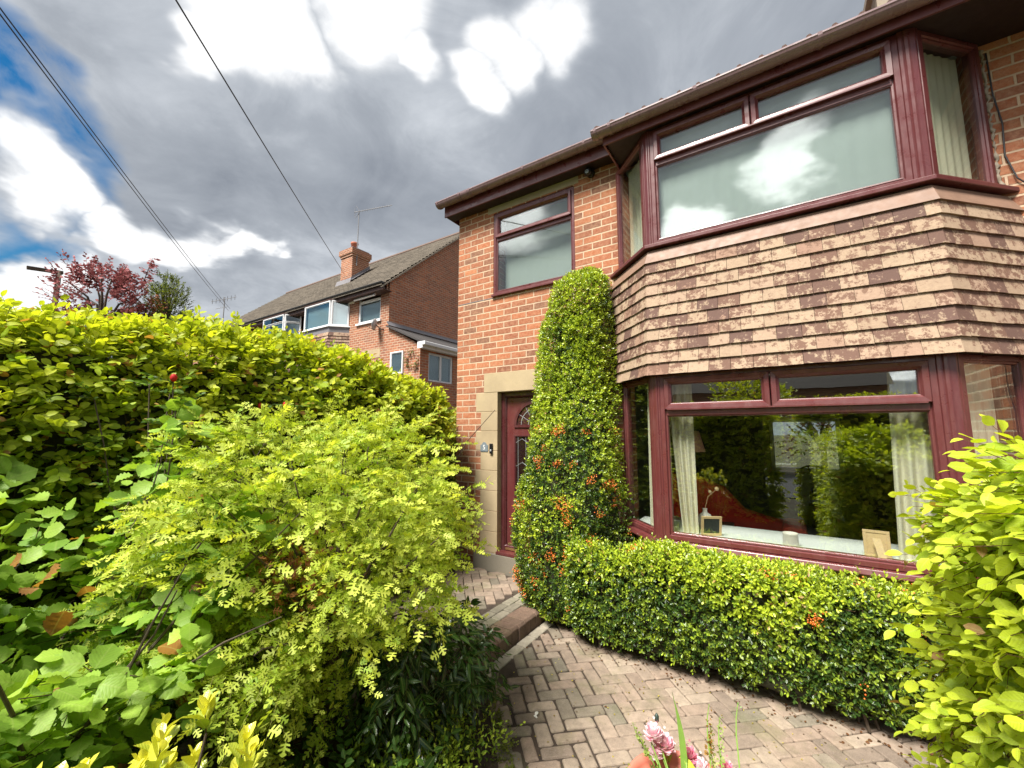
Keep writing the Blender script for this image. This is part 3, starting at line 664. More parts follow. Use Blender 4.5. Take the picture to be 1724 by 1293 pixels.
# roof of rolled tiles, slope 35 degrees
def roof_sheet(mb, x0, x1, ye, ze, run, slope=.70, per=.163, h=.038, course=.30):
    nx = int((x1-x0)/per*8); ny = int(run/course); vs = []; rows = []
    for j in range(ny):
        for t, dz in ((0, .022), (1, 0)):
            y = ye+course*(j+t); r0 = len(vs)
            for i in range(nx+1):
                x = x0+(x1-x0)*i/nx; ph = ((x-x0)/per) % 1
                zz = h*max(0, math.sin(math.pi*min(ph/.42, 1)))**.8 if ph < .42 else 0
                vs.append((x, y, ze+(y-ye)*slope+zz+dz))
            rows.append(r0)
    fs = []
    for k in range(len(rows)-1):
        for i in range(nx): fs.append((rows[k]+i, rows[k]+i+1, rows[k+1]+i+1, rows[k+1]+i))
    # closed front edge below the first course
    r0 = len(vs); vs += [(x0+(x1-x0)*i/nx, ye, ze-.02) for i in range(nx+1)]
    for i in range(nx): fs.append((r0+i, r0+i+1, i+1, i))
    mb.add(vs, fs, lambda v: (.10, .055, .045))
mb = MB(); roof_sheet(mb, -4.05, -1.47, 4.15, 5.145, 4.2, h=.03); roof_sheet(mb, -1.47, 7.5, 3.735, 4.932, 4.6, h=.052)
mb.build('roof', 'roof_tile', house)
mb = MB(); mb.add([(-4.0, 4.2, 5.10), (7.5, 4.2, 5.10), (7.5, 7.95, 7.78), (-4.0, 7.95, 7.78), (7.5, 11.6, 5.2), (-4, 11.6, 5.2)], [(0, 1, 2, 3), (3, 2, 4, 5)], (.10, .055, .045)); mb.build('roof_deck', 'roof_tile', house)
mb = MB(); mb.box(1.15, 1.85, 5.6, 6.3, 5.9, 6.80); mb.box(1.1, 1.9, 5.55, 6.35, 6.80, 6.89); mb.build('chimney', 'mortar', house, bevel=.004)
# rough mortar and broken tiles where the hanging tiles meet the wall
for x_, za, zb in ((-1.575, 2.42, 3.56), (1.448, 3.66, 4.80), (1.60, 2.42, 3.56)):
    mb = MB(); n = 60; mb.tube([(x_+RNG.normal(0, .005), D-.002, za+(zb-za)*i/n) for i in range(n+1)], [max(.003, .011+RNG.normal(0, .006)) for i in range(n+1)], 7); mb.build('mortar_fillet', 'mortar', house, smooth=True)

# interior
rm = empty('living_room', (0, 6.5, .3)); rm.parent = house; rm.matrix_parent_inverse = house.matrix_world.inverted()
bpy.context.view_layer.update()
mb = MB(); mb.box(-1.95, 2.6, D+.252, 9.05, .28, .33); mb.build('room_floor', 'floor_wood', house)
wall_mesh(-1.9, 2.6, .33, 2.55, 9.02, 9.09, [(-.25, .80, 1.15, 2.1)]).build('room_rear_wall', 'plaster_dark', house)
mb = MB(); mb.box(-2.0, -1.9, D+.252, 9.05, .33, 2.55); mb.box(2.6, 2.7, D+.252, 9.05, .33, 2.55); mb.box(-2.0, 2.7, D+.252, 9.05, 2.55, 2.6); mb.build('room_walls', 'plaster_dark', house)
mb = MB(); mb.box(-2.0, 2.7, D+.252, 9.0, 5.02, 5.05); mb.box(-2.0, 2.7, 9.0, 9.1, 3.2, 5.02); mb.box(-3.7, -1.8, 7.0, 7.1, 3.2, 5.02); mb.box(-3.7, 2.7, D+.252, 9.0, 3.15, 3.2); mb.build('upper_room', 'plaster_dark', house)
mb = MB(); mb.box(-3.6, -2.0, D+1.4, D+1.45, .3, 2.5); mb.build('hall_wall', 'plaster_dark', house)
bpy.data.objects.remove(rm)
window_unit((-.25, 9.2), (.80, 9.2), 1.15, 2.1, house, mat='white_upvc', name='window')
bi = bay(-.06); mb = MB(); mb.prism([(bi[0][0]+.03, D+.2), (bi[0][0]+.03, D-.06), bi[1], bi[2], (bi[3][0]-.03, D-.06), (bi[3][0]-.03, D+.2)], .922, .955); mb.build('window_board', 'white_paint', house, bevel=.004)
mb = MB(); mb.prism([(bi[0][0], D+.25), (bi[0][0], D-.06), bi[1], bi[2], (bi[3][0], D-.06), (bi[3][0], D+.25)], 2.40, 2.405); mb.build('bay_ceiling', 'plaster', house); mb = MB(); mb.prism([(bi[0][0], D+.25), (bi[0][0], D-.06), bi[1], bi[2], (bi[3][0], D-.06), (bi[3][0], D+.25)], 4.835, 4.84); mb.build('bay_ceiling', 'plaster', house)

def curtain(name, pts, z0, z1, mat, label, fold=.03, per=.075, cat='curtain', gather=0, group=None):
    """pleated cloth hanging along a run of plan points"""
    P = [Vector((*p, 0)) for p in pts]; tot = sum((P[i+1]-P[i]).length for i in range(len(P)-1)); n = max(12, int(tot/per*10)); nz = 10
    vs = []; fs = []
    for j in range(nz+1):
        t = j/nz; z = z1+(z0-z1)*t
        for i in range(n+1):
            s_ = tot*i/n; k = 0; q = s_
            while k < len(P)-2 and q > (P[k+1]-P[k]).length: q -= (P[k+1]-P[k]).length; k += 1
            d = (P[k+1]-P[k]).normalized(); nn = Vector((d.y, -d.x, 0)); c = P[k]+d*q
            amp = fold*(.55+.45*t)*(1+.35*math.sin(s_*9+2)); c += nn*amp*math.sin(2*math.pi*s_/per+.7*math.sin(s_*7)+.4*t)
            vs.append((c.x+gather*t*(1-s_/tot), c.y, z))
    for j in range(nz):
        for i in range(n): fs.append((j*(n+1)+i, j*(n+1)+i+1, (j+1)*(n+1)+i+1, (j+1)*(n+1)+i))
    mb = MB(); mb.add(vs, fs); o = mb.build(name, mat, smooth=True)
    return tag(o, label, cat, group)
curtain('curtain', [(-.93, 4.06), (-.70, 4.08)], .957, 2.37, 'curtain_cream', 'cream curtain at the left edge of the wide lower bay window', gather=.10, group='cream curtains in the lower bay')
curtain('curtain', [(.66, 4.08), (.93, 4.06)], .957, 2.37, 'curtain_cream', 'cream curtain at the right edge of the wide lower bay window', gather=-.04, group='cream curtains in the lower bay')
curtain('curtain', [(-1.13, 4.20), (-.99, 4.06)], .957, 2.37, 'curtain_cream', 'cream curtain in the narrow lower side window next to the tall clipped bush', group='cream curtains in the lower bay')
curtain('curtain', [(.99, 4.06), (1.25, 4.32)], .957, 2.37, 'curtain_cream', 'pale curtain in the narrow lower side window above the right hedge', fold=.015, group='cream curtains in the lower bay')
curtain('net_curtain', [(-.93, 3.985), (.85, 3.985)], 3.66, 4.832, 'net_curtain', 'pale green net curtain across the wide upper bay window', fold=.003, per=.12)
curtain('curtain', [(-1.30, 4.36), (-1.02, 4.08)], 3.66, 4.77, 'curtain_cream', 'cream curtain in the left side pane of the upper bay', fold=.01)
curtain('curtain', [(1.02, 4.08), (1.30, 4.36)], 3.66, 4.77, 'curtain_cream', 'cream lace curtain in the right side pane of the upper bay', fold=.01)
curtain('net_curtain', [(-3.15, D+.2), (-2.05, D+.2)], 3.72, 4.86, 'net_curtain', 'pale net curtain in the small upper window over the front door', fold=.0015, per=.12)

# things on the window board and in the room
def photo_frame(loc, rz, back, label, w_=.17, h=.21, mat='pale_wood'):
    t = empty('photo_frame', loc, label, 'photo frame'); tilt = .18
    def T(mb): mb.M = Matrix.Translation(Vector(loc)) @ Matrix.Rotation(rz, 4, 'Z') @ Matrix.Rotation(-tilt if back else tilt, 4, 'X')
    mb = MB(); T(mb)
    for a in ((-w_/2, w_/2, 0, .02), (-w_/2, w_/2, h-.02, h), (-w_/2, -w_/2+.02, .02, h-.02), (w_/2-.02, w_/2, .02, h-.02)): mb.box(a[0], a[1], -.008, .008, a[2], a[3])
    mb.build('border', mat, t, bevel=.002)
    mb = MB(); T(mb); mb.box(-w_/2+.02, w_/2-.02, -.003, .004, .02, h-.02); mb.build('picture' if not back else 'backing', 'black_card' if not back else 'pale_wood', t)
    mb = MB(); mb.M = Matrix.Translation(Vector(loc)) @ Matrix.Rotation(rz, 4, 'Z'); s = -1 if back else 1
    mb.add([(-.025, s*.03*-1*-1, h*.75), (.02, s*.03, h*.75), (.045, s*.10, .0), (.0, s*.10, .0), (-.025, s*.036, h*.75), (.02, s*.036, h*.75), (.045, s*.106, .0), (.0, s*.106, .0)], [(0, 1, 2, 3), (4, 7, 6, 5), (0, 4, 5, 1), (2, 6, 7, 3), (0, 3, 7, 4), (1, 5, 6, 2)])
    mb.build('easel_leg', mat, t)
photo_frame((-.60, 4.07, .957), R(28), False, 'pale framed dark picture leaning on the window board beside the left curtain', .17, .17)
photo_frame((.50, 4.02, .957), R(-4), True, 'pale wooden photo frame with its back and easel leg showing, right end of window board', .15, .19)
t = empty('candle_holder', (-.02, 4.06, .957), 'small pinkish paper candle bag in the middle of the window board', 'candle holder')
mb = MB(); mb.lathe([(.052, 0), (.055, .01), (.052, .09), (.056, .10), (.05, .10), (.047, .012)], (-.02, 4.06, .957), 20); mb.build('holder', 'ceramic', t, smooth=True)
mb = MB(); mb.lathe([(.03, .01), (.03, .06), (.002, .062)], (-.02, 4.06, .957), 14); mb.build('candle', 'white_paint', t)
t = empty('vase', (-.68, 4.32, .957), 'white and beige bottle vase with a dried stem behind the left curtain', 'vase')
mb = MB(); mb.lathe([(.045, 0), (.058, .02), (.058, .10), (.05, .13), (.02, .15), (.02, .18), (.024, .185), (.016, .185)], (-.68, 4.32, .957), 22); mb.build('body', 'ceramic', t, smooth=True)
mb = MB(); mb.tube([(-.68, 4.32, 1.13), (-.65, 4.32, 1.25), (-.57, 4.32, 1.33)], .003, 4); mb.sphere((-.57, 4.32, 1.33), .02, 6, 4); mb.sphere((-.63, 4.32, 1.30), .016, 6, 4); mb.build('dried_stem', 'pale_wood', t)
mb = MB(); mb.box(-1.1, -.5, 4.32, 4.9, .90, .93); 
for x in (-1.07, -.55):
    for y in (4.5, 4.85): mb.box(x, x+.03, y, y+.03, .33, .90)
tag(mb.build('side_table', 'dark_wood'), 'dark little table behind the left curtain with the vase on it', 'table')
t = empty('sofa', (-.7, 5.3, .33), 'dark red velvet sofa with a curved back seen through the lower bay window', 'sofa')
mb = MB()
pts = [(0, .0), (0, .95), (.15, 1.0), (.5, .98), (.8, .85), (1.0, .62), (1.25, .55), (1.45, .52), (1.5, .4), (1.5, 0)]
mb.prism([(-1.45+a, .35+b) for a, b in pts], 5.45, 5.67, 'y'); mb.build('backrest', 'red_velvet', t, bevel=.04)
mb = MB(); mb.box(-1.42, -.1, 4.95, 5.44, .43, .78); mb.build('seat', 'red_velvet', t, bevel=.05)
mb = MB(); mb.box(-.09, .12, 4.95, 5.60, .38, .92); mb.build('armrest', 'red_velvet', t, bevel=.05)
t = empty('dining_chair', (.3, 7.6, .33), 'dark wooden chair with a hooped back seen through the lower bay window', 'chair')
mb = MB(); mb.tube([(.30+.24*math.cos(math.pi*i/12), 7.6, 1.1+.26*math.sin(math.pi*i/12)) for i in range(13)], .014, 6)
for q in (-.24, -.14, -.05, .05, .14, .24): mb.tube([(.3+q, 7.6, .80), (.3+q, 7.6, 1.1+.26*math.sqrt(max(0, 1-(q/.245)**2)))], .009, 5)
mb.build('backrest', 'dark_wood', t)
mb = MB(); mb.box(.05, .55, 7.6, 8.05, .77, .81); mb.build('seat', 'dark_wood', t, bevel=.01)
for x in (.08, .50):
    for y in (7.63, 8.0): mb = MB(); mb.tube([(x, y, .77), (x+(x-.3)*.2, y, .33)], .016, 6); mb.build('leg', 'dark_wood', t)
mb = MB(); mb.prism([(.08, .62), (.16, 1.22), (.28, 1.30), (.42, 1.28), (.52, 1.2), (.62, .6), (.48, .66), (.42, 1.0), (.24, 1.0), (.2, .66)], 7.52, 7.57, 'y'); tag(mb.build('coat', 'cloth_grey', bevel=.01), 'grey-blue coat hung over the back of the hooped chair', 'coat')
t = empty('lampshade', (-1.15, 5.1, 1.5), 'pink pleated lampshade half behind the left cream curtain', 'lamp')
mb = MB(); mb.lathe([(.11, 1.62), (.17, 1.38)], (-.95, 5.2, .25), 26); mb.build('lamp_shade', 'lamp_cloth', t, smooth=True)
mb = MB(); mb.lathe([(.09, .33), (.012, .36), (.012, 1.7)], (-.95, 5.2, 0), 12); mb.build('stand', 'dark_wood', t)

# small things fixed to the wall
t = empty('security_camera', (-1.79, D-.07, 5.0), 'small black dome security camera on the brick wall under the eaves', 'security camera')
mb = MB(); mb.M = Matrix.Translation((-1.755, D, 4.95)) @ Matrix.Rotation(R(90), 4, 'X'); mb.lathe([(.045, 0), (.05, .012), (.046, .035), (.03, .045)], n=20); mb.build('base', 'black_plastic', t, smooth=True)
mb = MB(); mb.sphere((-1.765, D-.075, 4.945), .052, 18, 12); mb.build('housing', 'black_plastic', t, smooth=True)
mb = MB(); mb.M = Matrix.Translation((-1.765, D-.118, 4.925)) @ Matrix.Rotation(R(105), 4, 'X'); mb.lathe([(.022, 0), (.022, .008), (.017, .010), (.013, .004)], n=18); mb.build('lens', 'slate_grey', t)
t = empty('house_number', (-3.34, D-.012, 1.66), 'grey slate plaque with the number 5 on the stone beside the door', 'house number')
mb = MB(); px0 = -3.345
poly = [(px0-.062, 1.60), (px0+.062, 1.60), (px0+.062, 1.685), (px0+.040, 1.69)] + [(px0+.034*math.cos(a), 1.695+.028*math.sin(a)) for a in [math.pi*i/8 for i in range(1, 8)]] + [(px0-.040, 1.69), (px0-.062, 1.685)]
mb.prism(poly, D-.013, D-.0055, 'y'); mb.build('plaque', 'slate_grey', t, bevel=.001)
def text(body, size, loc, rot, mat, parent, name='lettering'):
    c = bpy.data.curves.new(name, 'FONT'); c.body = body; c.size = size; c.extrude = .001; c.align_x = 'CENTER'; c.align_y = 'CENTER'
    o = bpy.data.objects.new(name, c); COL.objects.link(o); o.location = loc; o.rotation_euler = rot; c.materials.append(MATS[mat])
    bpy.context.view_layer.update(); me = bpy.data.meshes.new_from_object(o.evaluated_get(bpy.context.evaluated_depsgraph_get())); M_ = o.matrix_world.copy(); bpy.data.objects.remove(o)
    me.transform(M_); return finish(me, name, mat, parent)
text('5', .085, (px0, D-.0135, 1.652), (R(90), 0, 0), 'white_paint', t, 'numeral')
t = empty('doorbell', (-3.225, D-.02, 1.66), 'black video doorbell with a round button beside the number plaque', 'doorbell')
mb = MB(); mb.box(-3.247, -3.203, D-.032, D-.0055, 1.575, 1.705); mb.build('case', 'black_plastic', t, bevel=.006)
mb = MB(); mb.M = Matrix.Translation((-3.225, D-.0325, 1.615)) @ Matrix.Rotation(R(90), 4, 'X'); mb.lathe([(.014, 0), (.014, .003), (.010, .005)], n=18); mb.build('button', 'silver', t)
mb = MB(); mb.tube([(1.47, D-.012, 4.75), (1.475, D-.012, 4.4), (1.50, D-.014, 4.15), (1.49, D-.012, 3.9), (1.53, D-.02, 3.7), (1.62, D-.012, 3.58)], .005, 6)
tag(mb.build('cable', 'wire_black'), 'thin loose cable running down beside the right edge of the upper bay window', 'cable')
mb = MB(); mb.tube([(1.78, D-.012, 4.45), (1.70, D-.012, 4.38), (1.66, D-.012, 4.2), (1.655, D-.012, 3.2), (1.66, D-.012, 2.2), (1.60, D-.012, 2.0), (1.6, D-.012, .6)], .006, 6)
tag(mb.build('cable', 'wire_black'), 'dark cable clipped straight down the brickwork right of the bay', 'cable')

# ------------------------------------------------------------------ leaves
def nrm(a): return a/np.maximum(np.linalg.norm(a, axis=-1, keepdims=True), 1e-9)
def snoise(p, f, seed=0, n=7):
    r = np.random.default_rng(seed); k = nrm(r.normal(size=(n, 3)))*f*r.uniform(.6, 1.7, (n, 1)); ph = r.uniform(0, 6.28, n)
    return np.sin(p @ k.T + ph).sum(1)/math.sqrt(n)*1.0
def T_ovate(w=.62, k=3, fold=.16, curl=.12, tip=.5, ser=0, peak=.42):
    """leaf blade along +x, unit length: left edge, midrib, right edge at each station"""
    vs = [(0, 0, 0)]; fs = []
    st = [(i+1)/(k+1) for i in range(k)]
    for t in st:
        a = t/peak if t < peak else 1-(t-peak)/(1-peak)*(1.0)
        hw = w/2*(math.sin(math.pi/2*a)**.75 if t < peak else math.sin(math.pi/2*max(a, 0))**tip)
        z = -curl*t*t
        vs += [(t, hw, z+fold*hw), (t, 0, z), (t, -hw, z+fold*hw)]
    vs.append((1, 0, -curl)); n = len(vs)-1
    fs += [(0, 2, 1), (0, 3, 2)]
    for i in range(k-1):
        b = 1+3*i; fs += [(b, b+1, b+4, b+3), (b+1, b+2, b+5, b+4)]
    b = 1+3*(k-1); fs += [(b, b+1, n), (b+1, b+2, n)]
    return np.array(vs, float), fs
def T_lobed():
    """deeply lobed leaf, three pairs of lobes"""
    half = [(.0, .02), (.16, .03), (.24, .30), (.37, .34), (.31, .07), (.42, .07), (.56, .40), (.70, .38), (.58, .08), (.70, .07), (.85, .24), (.92, .18), (1.0, .0)]
    vs = [(x, 0, -.10*x*x) for x in (0, .34, .62, 1.0)]; fs = []
    def side(s):
        ids = []
        for x, y in half[1:-1]: ids.append(len(vs)); vs.append((x, s*y, -.10*x*x+.12*y))
        f = [(0, ids[0], ids[3], 1), (ids[0], ids[1], ids[2], ids[3]), (1, ids[3], ids[4], 2), (ids[4], ids[5], ids[6], ids[7]), (2, ids[4], ids[7], ids[8]), (2, ids[8], ids[10], 3), (ids[8], ids[9], ids[10])]
        return [tuple(reversed(q)) for q in f] if s > 0 else f
    fs += side(1); fs += side(-1)
    return np.array(vs, float), fs
def T_serrate(w=.86, k=9):
    vs = [(0, 0, 0)]; fs = []
    for i in range(k):
        t = (i+1)/(k+1.2); a = min(t/.5, 1); hw = w/2*(math.sin(math.pi/2*a)**.6 if t < .5 else math.cos(math.pi/2*((t-.5)/.5)**1.6)**.8)
        hw *= (1.06 if i % 2 else .93); z = -.12*t*t; ripple = .02*(1 if i % 2 else -1)
        vs += [(t+(.02 if i % 2 else 0), hw, z+.10*hw+ripple), (t, 0, z), (t+(.02 if i % 2 else 0), -hw, z+.10*hw+ripple)]
    vs.append((1.04, 0, -.15)); n = len(vs)-1; fs += [(0, 2, 1), (0, 3, 2)]
    for i in range(k-1): b = 1+3*i; fs += [(b, b+1, b+4, b+3), (b+1, b+2, b+5, b+4)]
    b = 1+3*(k-1); fs += [(b, b+1, n), (b+1, b+2, n)]
    return np.array(vs, float), fs
class Leaves:
    def __init__(s): s.V = []; s.C = []; s.F = []; s.U = []; s.n = 0
    def add(s, T, P, D, Nn, size, col, wscale=None):
        V, F = T; N = len(P)
        if N == 0: return
        D = nrm(D); Y = nrm(np.cross(Nn, D)); Z = np.cross(D, Y)
        size = np.broadcast_to(size, (N,))[:, None, None]; ws = np.broadcast_to(1 if wscale is None else wscale, (N,))[:, None, None]
        v = P[:, None, :] + size*(V[None, :, 0:1]*D[:, None, :] + ws*V[None, :, 1:2]*Y[:, None, :] + V[None, :, 2:3]*Z[:, None, :])
        s.V.append(v.reshape(-1, 3)); s.C.append(np.repeat(np.clip(col, 0, 1), len(V), 0)); u3 = np.tile(V, (N, 1)); u3[:, 2] = 1; s.U.append(u3)
        base = s.n + np.arange(N)*len(V)
        for ln in {len(f) for f in F}:
            f = np.array([q for q in F if len(q) == ln]); s.F.append((base[:, None, None]+f[None]).reshape(-1, ln))
        s.n += N*len(V)
    def tubes(s, A, B, ra, rb, col):
        """straight twigs from A to B as three-sided prisms"""
        N = len(A)
        if N == 0: return
        d = nrm(B-A); a = nrm(np.cross(d, np.array([.3, .5, .8])+0*d)); b = np.cross(d, a); vs = []
        for E_, r in ((A, ra), (B, rb)):
            for k in range(3): t = 2*math.pi*k/3; vs.append(E_+(a*math.cos(t)+b*math.sin(t))*r)
        v = np.stack(vs, 1); s.V.append(v.reshape(-1, 3)); s.C.append(np.repeat(np.broadcast_to(col, (N, 3)), 6, 0)); s.U.append(np.zeros((N*6, 3)))
        f = np.array([(0, 1, 4, 3), (1, 2, 5, 4), (2, 0, 3, 5)]); base = s.n+np.arange(N)*6
        s.F.append((base[:, None, None]+f[None]).reshape(-1, 4)); s.n += N*6
    def build(s, name, mat, parent=None, smooth=True):
        V = np.concatenate(s.V); C = np.concatenate(s.C); me = bpy.data.meshes.new(name)
        me.vertices.add(len(V)); me.vertices.foreach_set('co', V.ravel())
        loops = np.concatenate([f.ravel() for f in s.F]); tot = np.concatenate([np.full(len(f), f.shape[1]) for f in s.F])
        me.loops.add(len(loops)); me.loops.foreach_set('vertex_index', loops.astype(np.int32)); me.polygons.add(len(tot))
        st = np.concatenate([[0], np.cumsum(tot)[:-1]]); me.polygons.foreach_set('loop_start', st.astype(np.int32)); me.polygons.foreach_set('loop_total', tot.astype(np.int32))
        me.polygons.foreach_set('use_smooth', np.full(len(tot), smooth)); me.update(calc_edges=True)
        at = me.color_attributes.new('col', 'FLOAT_COLOR', 'POINT'); at.data.foreach_set('color', np.c_[C, np.ones(len(C))].ravel())
        a2 = me.attributes.new('lc', 'FLOAT_VECTOR', 'POINT'); a2.data.foreach_set('vector', np.concatenate(s.U).ravel())
        me.materials.append(MATS[mat]); o = bpy.data.objects.new(name, me); COL.objects.link(o)
        if parent is not None: o.parent = parent; o.matrix_parent_inverse = parent.matrix_world.inverted()
        return o
def mixc(a, b, t): t = np.asarray(t)[:, None]; return np.array(a)[None]*(1-t) + np.array(b)[None]*t
def shoots(Lv, T, P, Dir, K, slen, lsize, cols, rng, flat=.7, spread=.9, droop=.15, twig=(.06, .04, .02), tr=.0016, spiral=False, tipgrow=True, jitter=.35, up=(0, 0, 1), lvar=.25, face=None):
    """leafy shoots: K leaves along each, two-ranked (flat sprays) or in a spiral"""
    M = len(P); Dir = nrm(Dir); upv = np.array(up, float)
    S = nrm(np.cross(Dir, upv + rng.normal(0, .25, (M, 3)))); U = nrm(np.cross(S, Dir)); L = np.broadcast_to(slen, (M,))*rng.uniform(.7, 1.3, M)
    young = rng.uniform(0, 1, M)
    for i in range(K):
        t = (i+.6)/K; sd = 1 if i % 2 else -1
        p = P + Dir*(L*t)[:, None] + np.array([0, 0, -1])*(droop*L*t*t)[:, None]
        if spiral:
            a = i*2.4 + rng.uniform(0, 6.28, M)*.0 + young*6; lat = S*np.cos(a)[:, None] + U*np.sin(a)[:, None]; d = Dir*(.35+.9*t) + lat*spread
            nn = Dir*1.0 - lat*.5
        else:
            d = Dir*(.45+.7*t) + S*sd*spread; nn = U*flat + (1-flat)*rng.normal(0, 1, (M, 3))
        d = d + rng.normal(0, jitter, (M, 3))*.6 + np.array([0, 0, -droop]); nn = nn + rng.normal(0, jitter, (M, 3)) + (face if face is not None else 0)
        g = (.75+.35*math.sin(math.pi*min(t*1.15, 1))) if tipgrow else 1
        sz = lsize*g*rng.uniform(1-lvar, 1+lvar, M)
        Lv.add(T[(i+K) % len(T)] if isinstance(T, list) else T, p, d, nn, sz, cols(young, t, rng, M))
    q = P + Dir*(L)[:, None] + np.array([0, 0, -1])*(droop*L)[:, None]
    if tr: Lv.tubes(P, q, tr, tr*.5, np.array(twig))
def hedge_points(b, n, rng, faces=('x0', 'x1', 'y0', 'y1', 'z1'), lump=.08, f=3.2, seed=1, round_=.12, depth=.10):
    """points on the clipped faces of a hedge, with the wandering surface a real one has"""
    x0, x1, y0, y1, z0, z1 = b; area = dict(x0=(y1-y0)*(z1-z0), x1=(y1-y0)*(z1-z0), y0=(x1-x0)*(z1-z0), y1=(x1-x0)*(z1-z0), z1=(x1-x0)*(y1-y0))
    tot = sum(area[k] for k in faces); Ps = []; Ns = []
    for k in faces:
        m = int(n*area[k]/tot); u = rng.uniform(0, 1, (m, 3)); p = np.array([x0, y0, z0])+u*np.array([x1-x0, y1-y0, z1-z0]); nn = np.zeros((m, 3)); a = 'xyz'.index(k[0])
        p[:, a] = (x0, y0, z0)[a] if k[1] == '0' else (x1, y1, z1)[a]; nn[:, a] = -1 if k[1] == '0' else 1
        Ps.append(p); Ns.append(nn)
    P = np.concatenate(Ps); Nn = np.concatenate(Ns)
    c = np.array([(x0+x1)/2, (y0+y1)/2, (z0+z1)/2]); hs = np.array([(x1-x0)/2, (y1-y0)/2, (z1-z0)/2])
    q = (P-c); inner = hs-round_; cl = np.clip(q, -inner, inner); cl[:, 2] = np.where(q[:, 2] < 0, q[:, 2], cl[:, 2]); e = q-cl; el = np.linalg.norm(e, axis=1)
    dirn = np.where(el[:, None] > 1e-6, e/np.maximum(el[:, None], 1e-6), Nn); P = c+cl+dirn*round_
    P = P + dirn*(lump*snoise(P, f, seed)+lump*.5*snoise(P, f*2.7, seed+1))[:, None]*.8 - dirn*(rng.uniform(0, 1, len(P))**1.6*depth)[:, None]
    return P, dirn
def core(bounds, parent, name='branches', seed=3, shrink=.16, mat='twig_shade', f=3.2, lump=.07, bottom=0.0):
    """dark twiggy hull behind the leaves; its colour stands in for inner shade"""
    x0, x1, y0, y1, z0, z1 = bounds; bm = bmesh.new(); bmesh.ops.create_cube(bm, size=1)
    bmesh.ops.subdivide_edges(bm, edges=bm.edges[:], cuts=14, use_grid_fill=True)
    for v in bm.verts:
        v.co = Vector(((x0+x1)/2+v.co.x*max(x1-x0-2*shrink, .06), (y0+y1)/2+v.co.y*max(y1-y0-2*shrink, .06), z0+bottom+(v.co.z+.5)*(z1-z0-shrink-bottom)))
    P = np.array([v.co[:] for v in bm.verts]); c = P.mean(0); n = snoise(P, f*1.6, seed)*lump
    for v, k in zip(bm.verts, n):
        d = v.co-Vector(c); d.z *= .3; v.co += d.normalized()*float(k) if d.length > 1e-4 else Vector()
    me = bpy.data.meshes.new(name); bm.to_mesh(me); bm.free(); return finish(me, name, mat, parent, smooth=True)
def sticks(P, d, L, r, rng, parent, name='branches', mat='twig'):
    mb = MB()
    for p, q, l in zip(P, nrm(d), L):
        pts = [Vector(p)]; dd = Vector(q)
        for i in range(4): pts.append(pts[-1]+dd*l/4); dd = (dd+Vector(rng.normal(0, .18, 3))+Vector((0, 0, .06))).normalized()
        mb.tube(pts, [r, r*.8, r*.6, r*.45, r*.3], 5)
    return mb.build(name, mat, parent)

OV = [T_ovate(.62, 3), T_ovate(.56, 3, .30, .28), T_ovate(.66, 3, .05, -.06)]; OV2 = T_ovate(.60, 2); OBO = T_ovate(.46, 2, .12, .05, .7, peak=.6); ELL = T_ovate(.52, 3, .2, .15, .55, peak=.5); HZ = [T_serrate(), T_serrate(.78), (T_serrate(.9)[0]*[1, 1, 2.4], T_serrate()[1])]; LB = T_lobed(); LAN = T_ovate(.30, 3, .25, .25, .8, peak=.38)

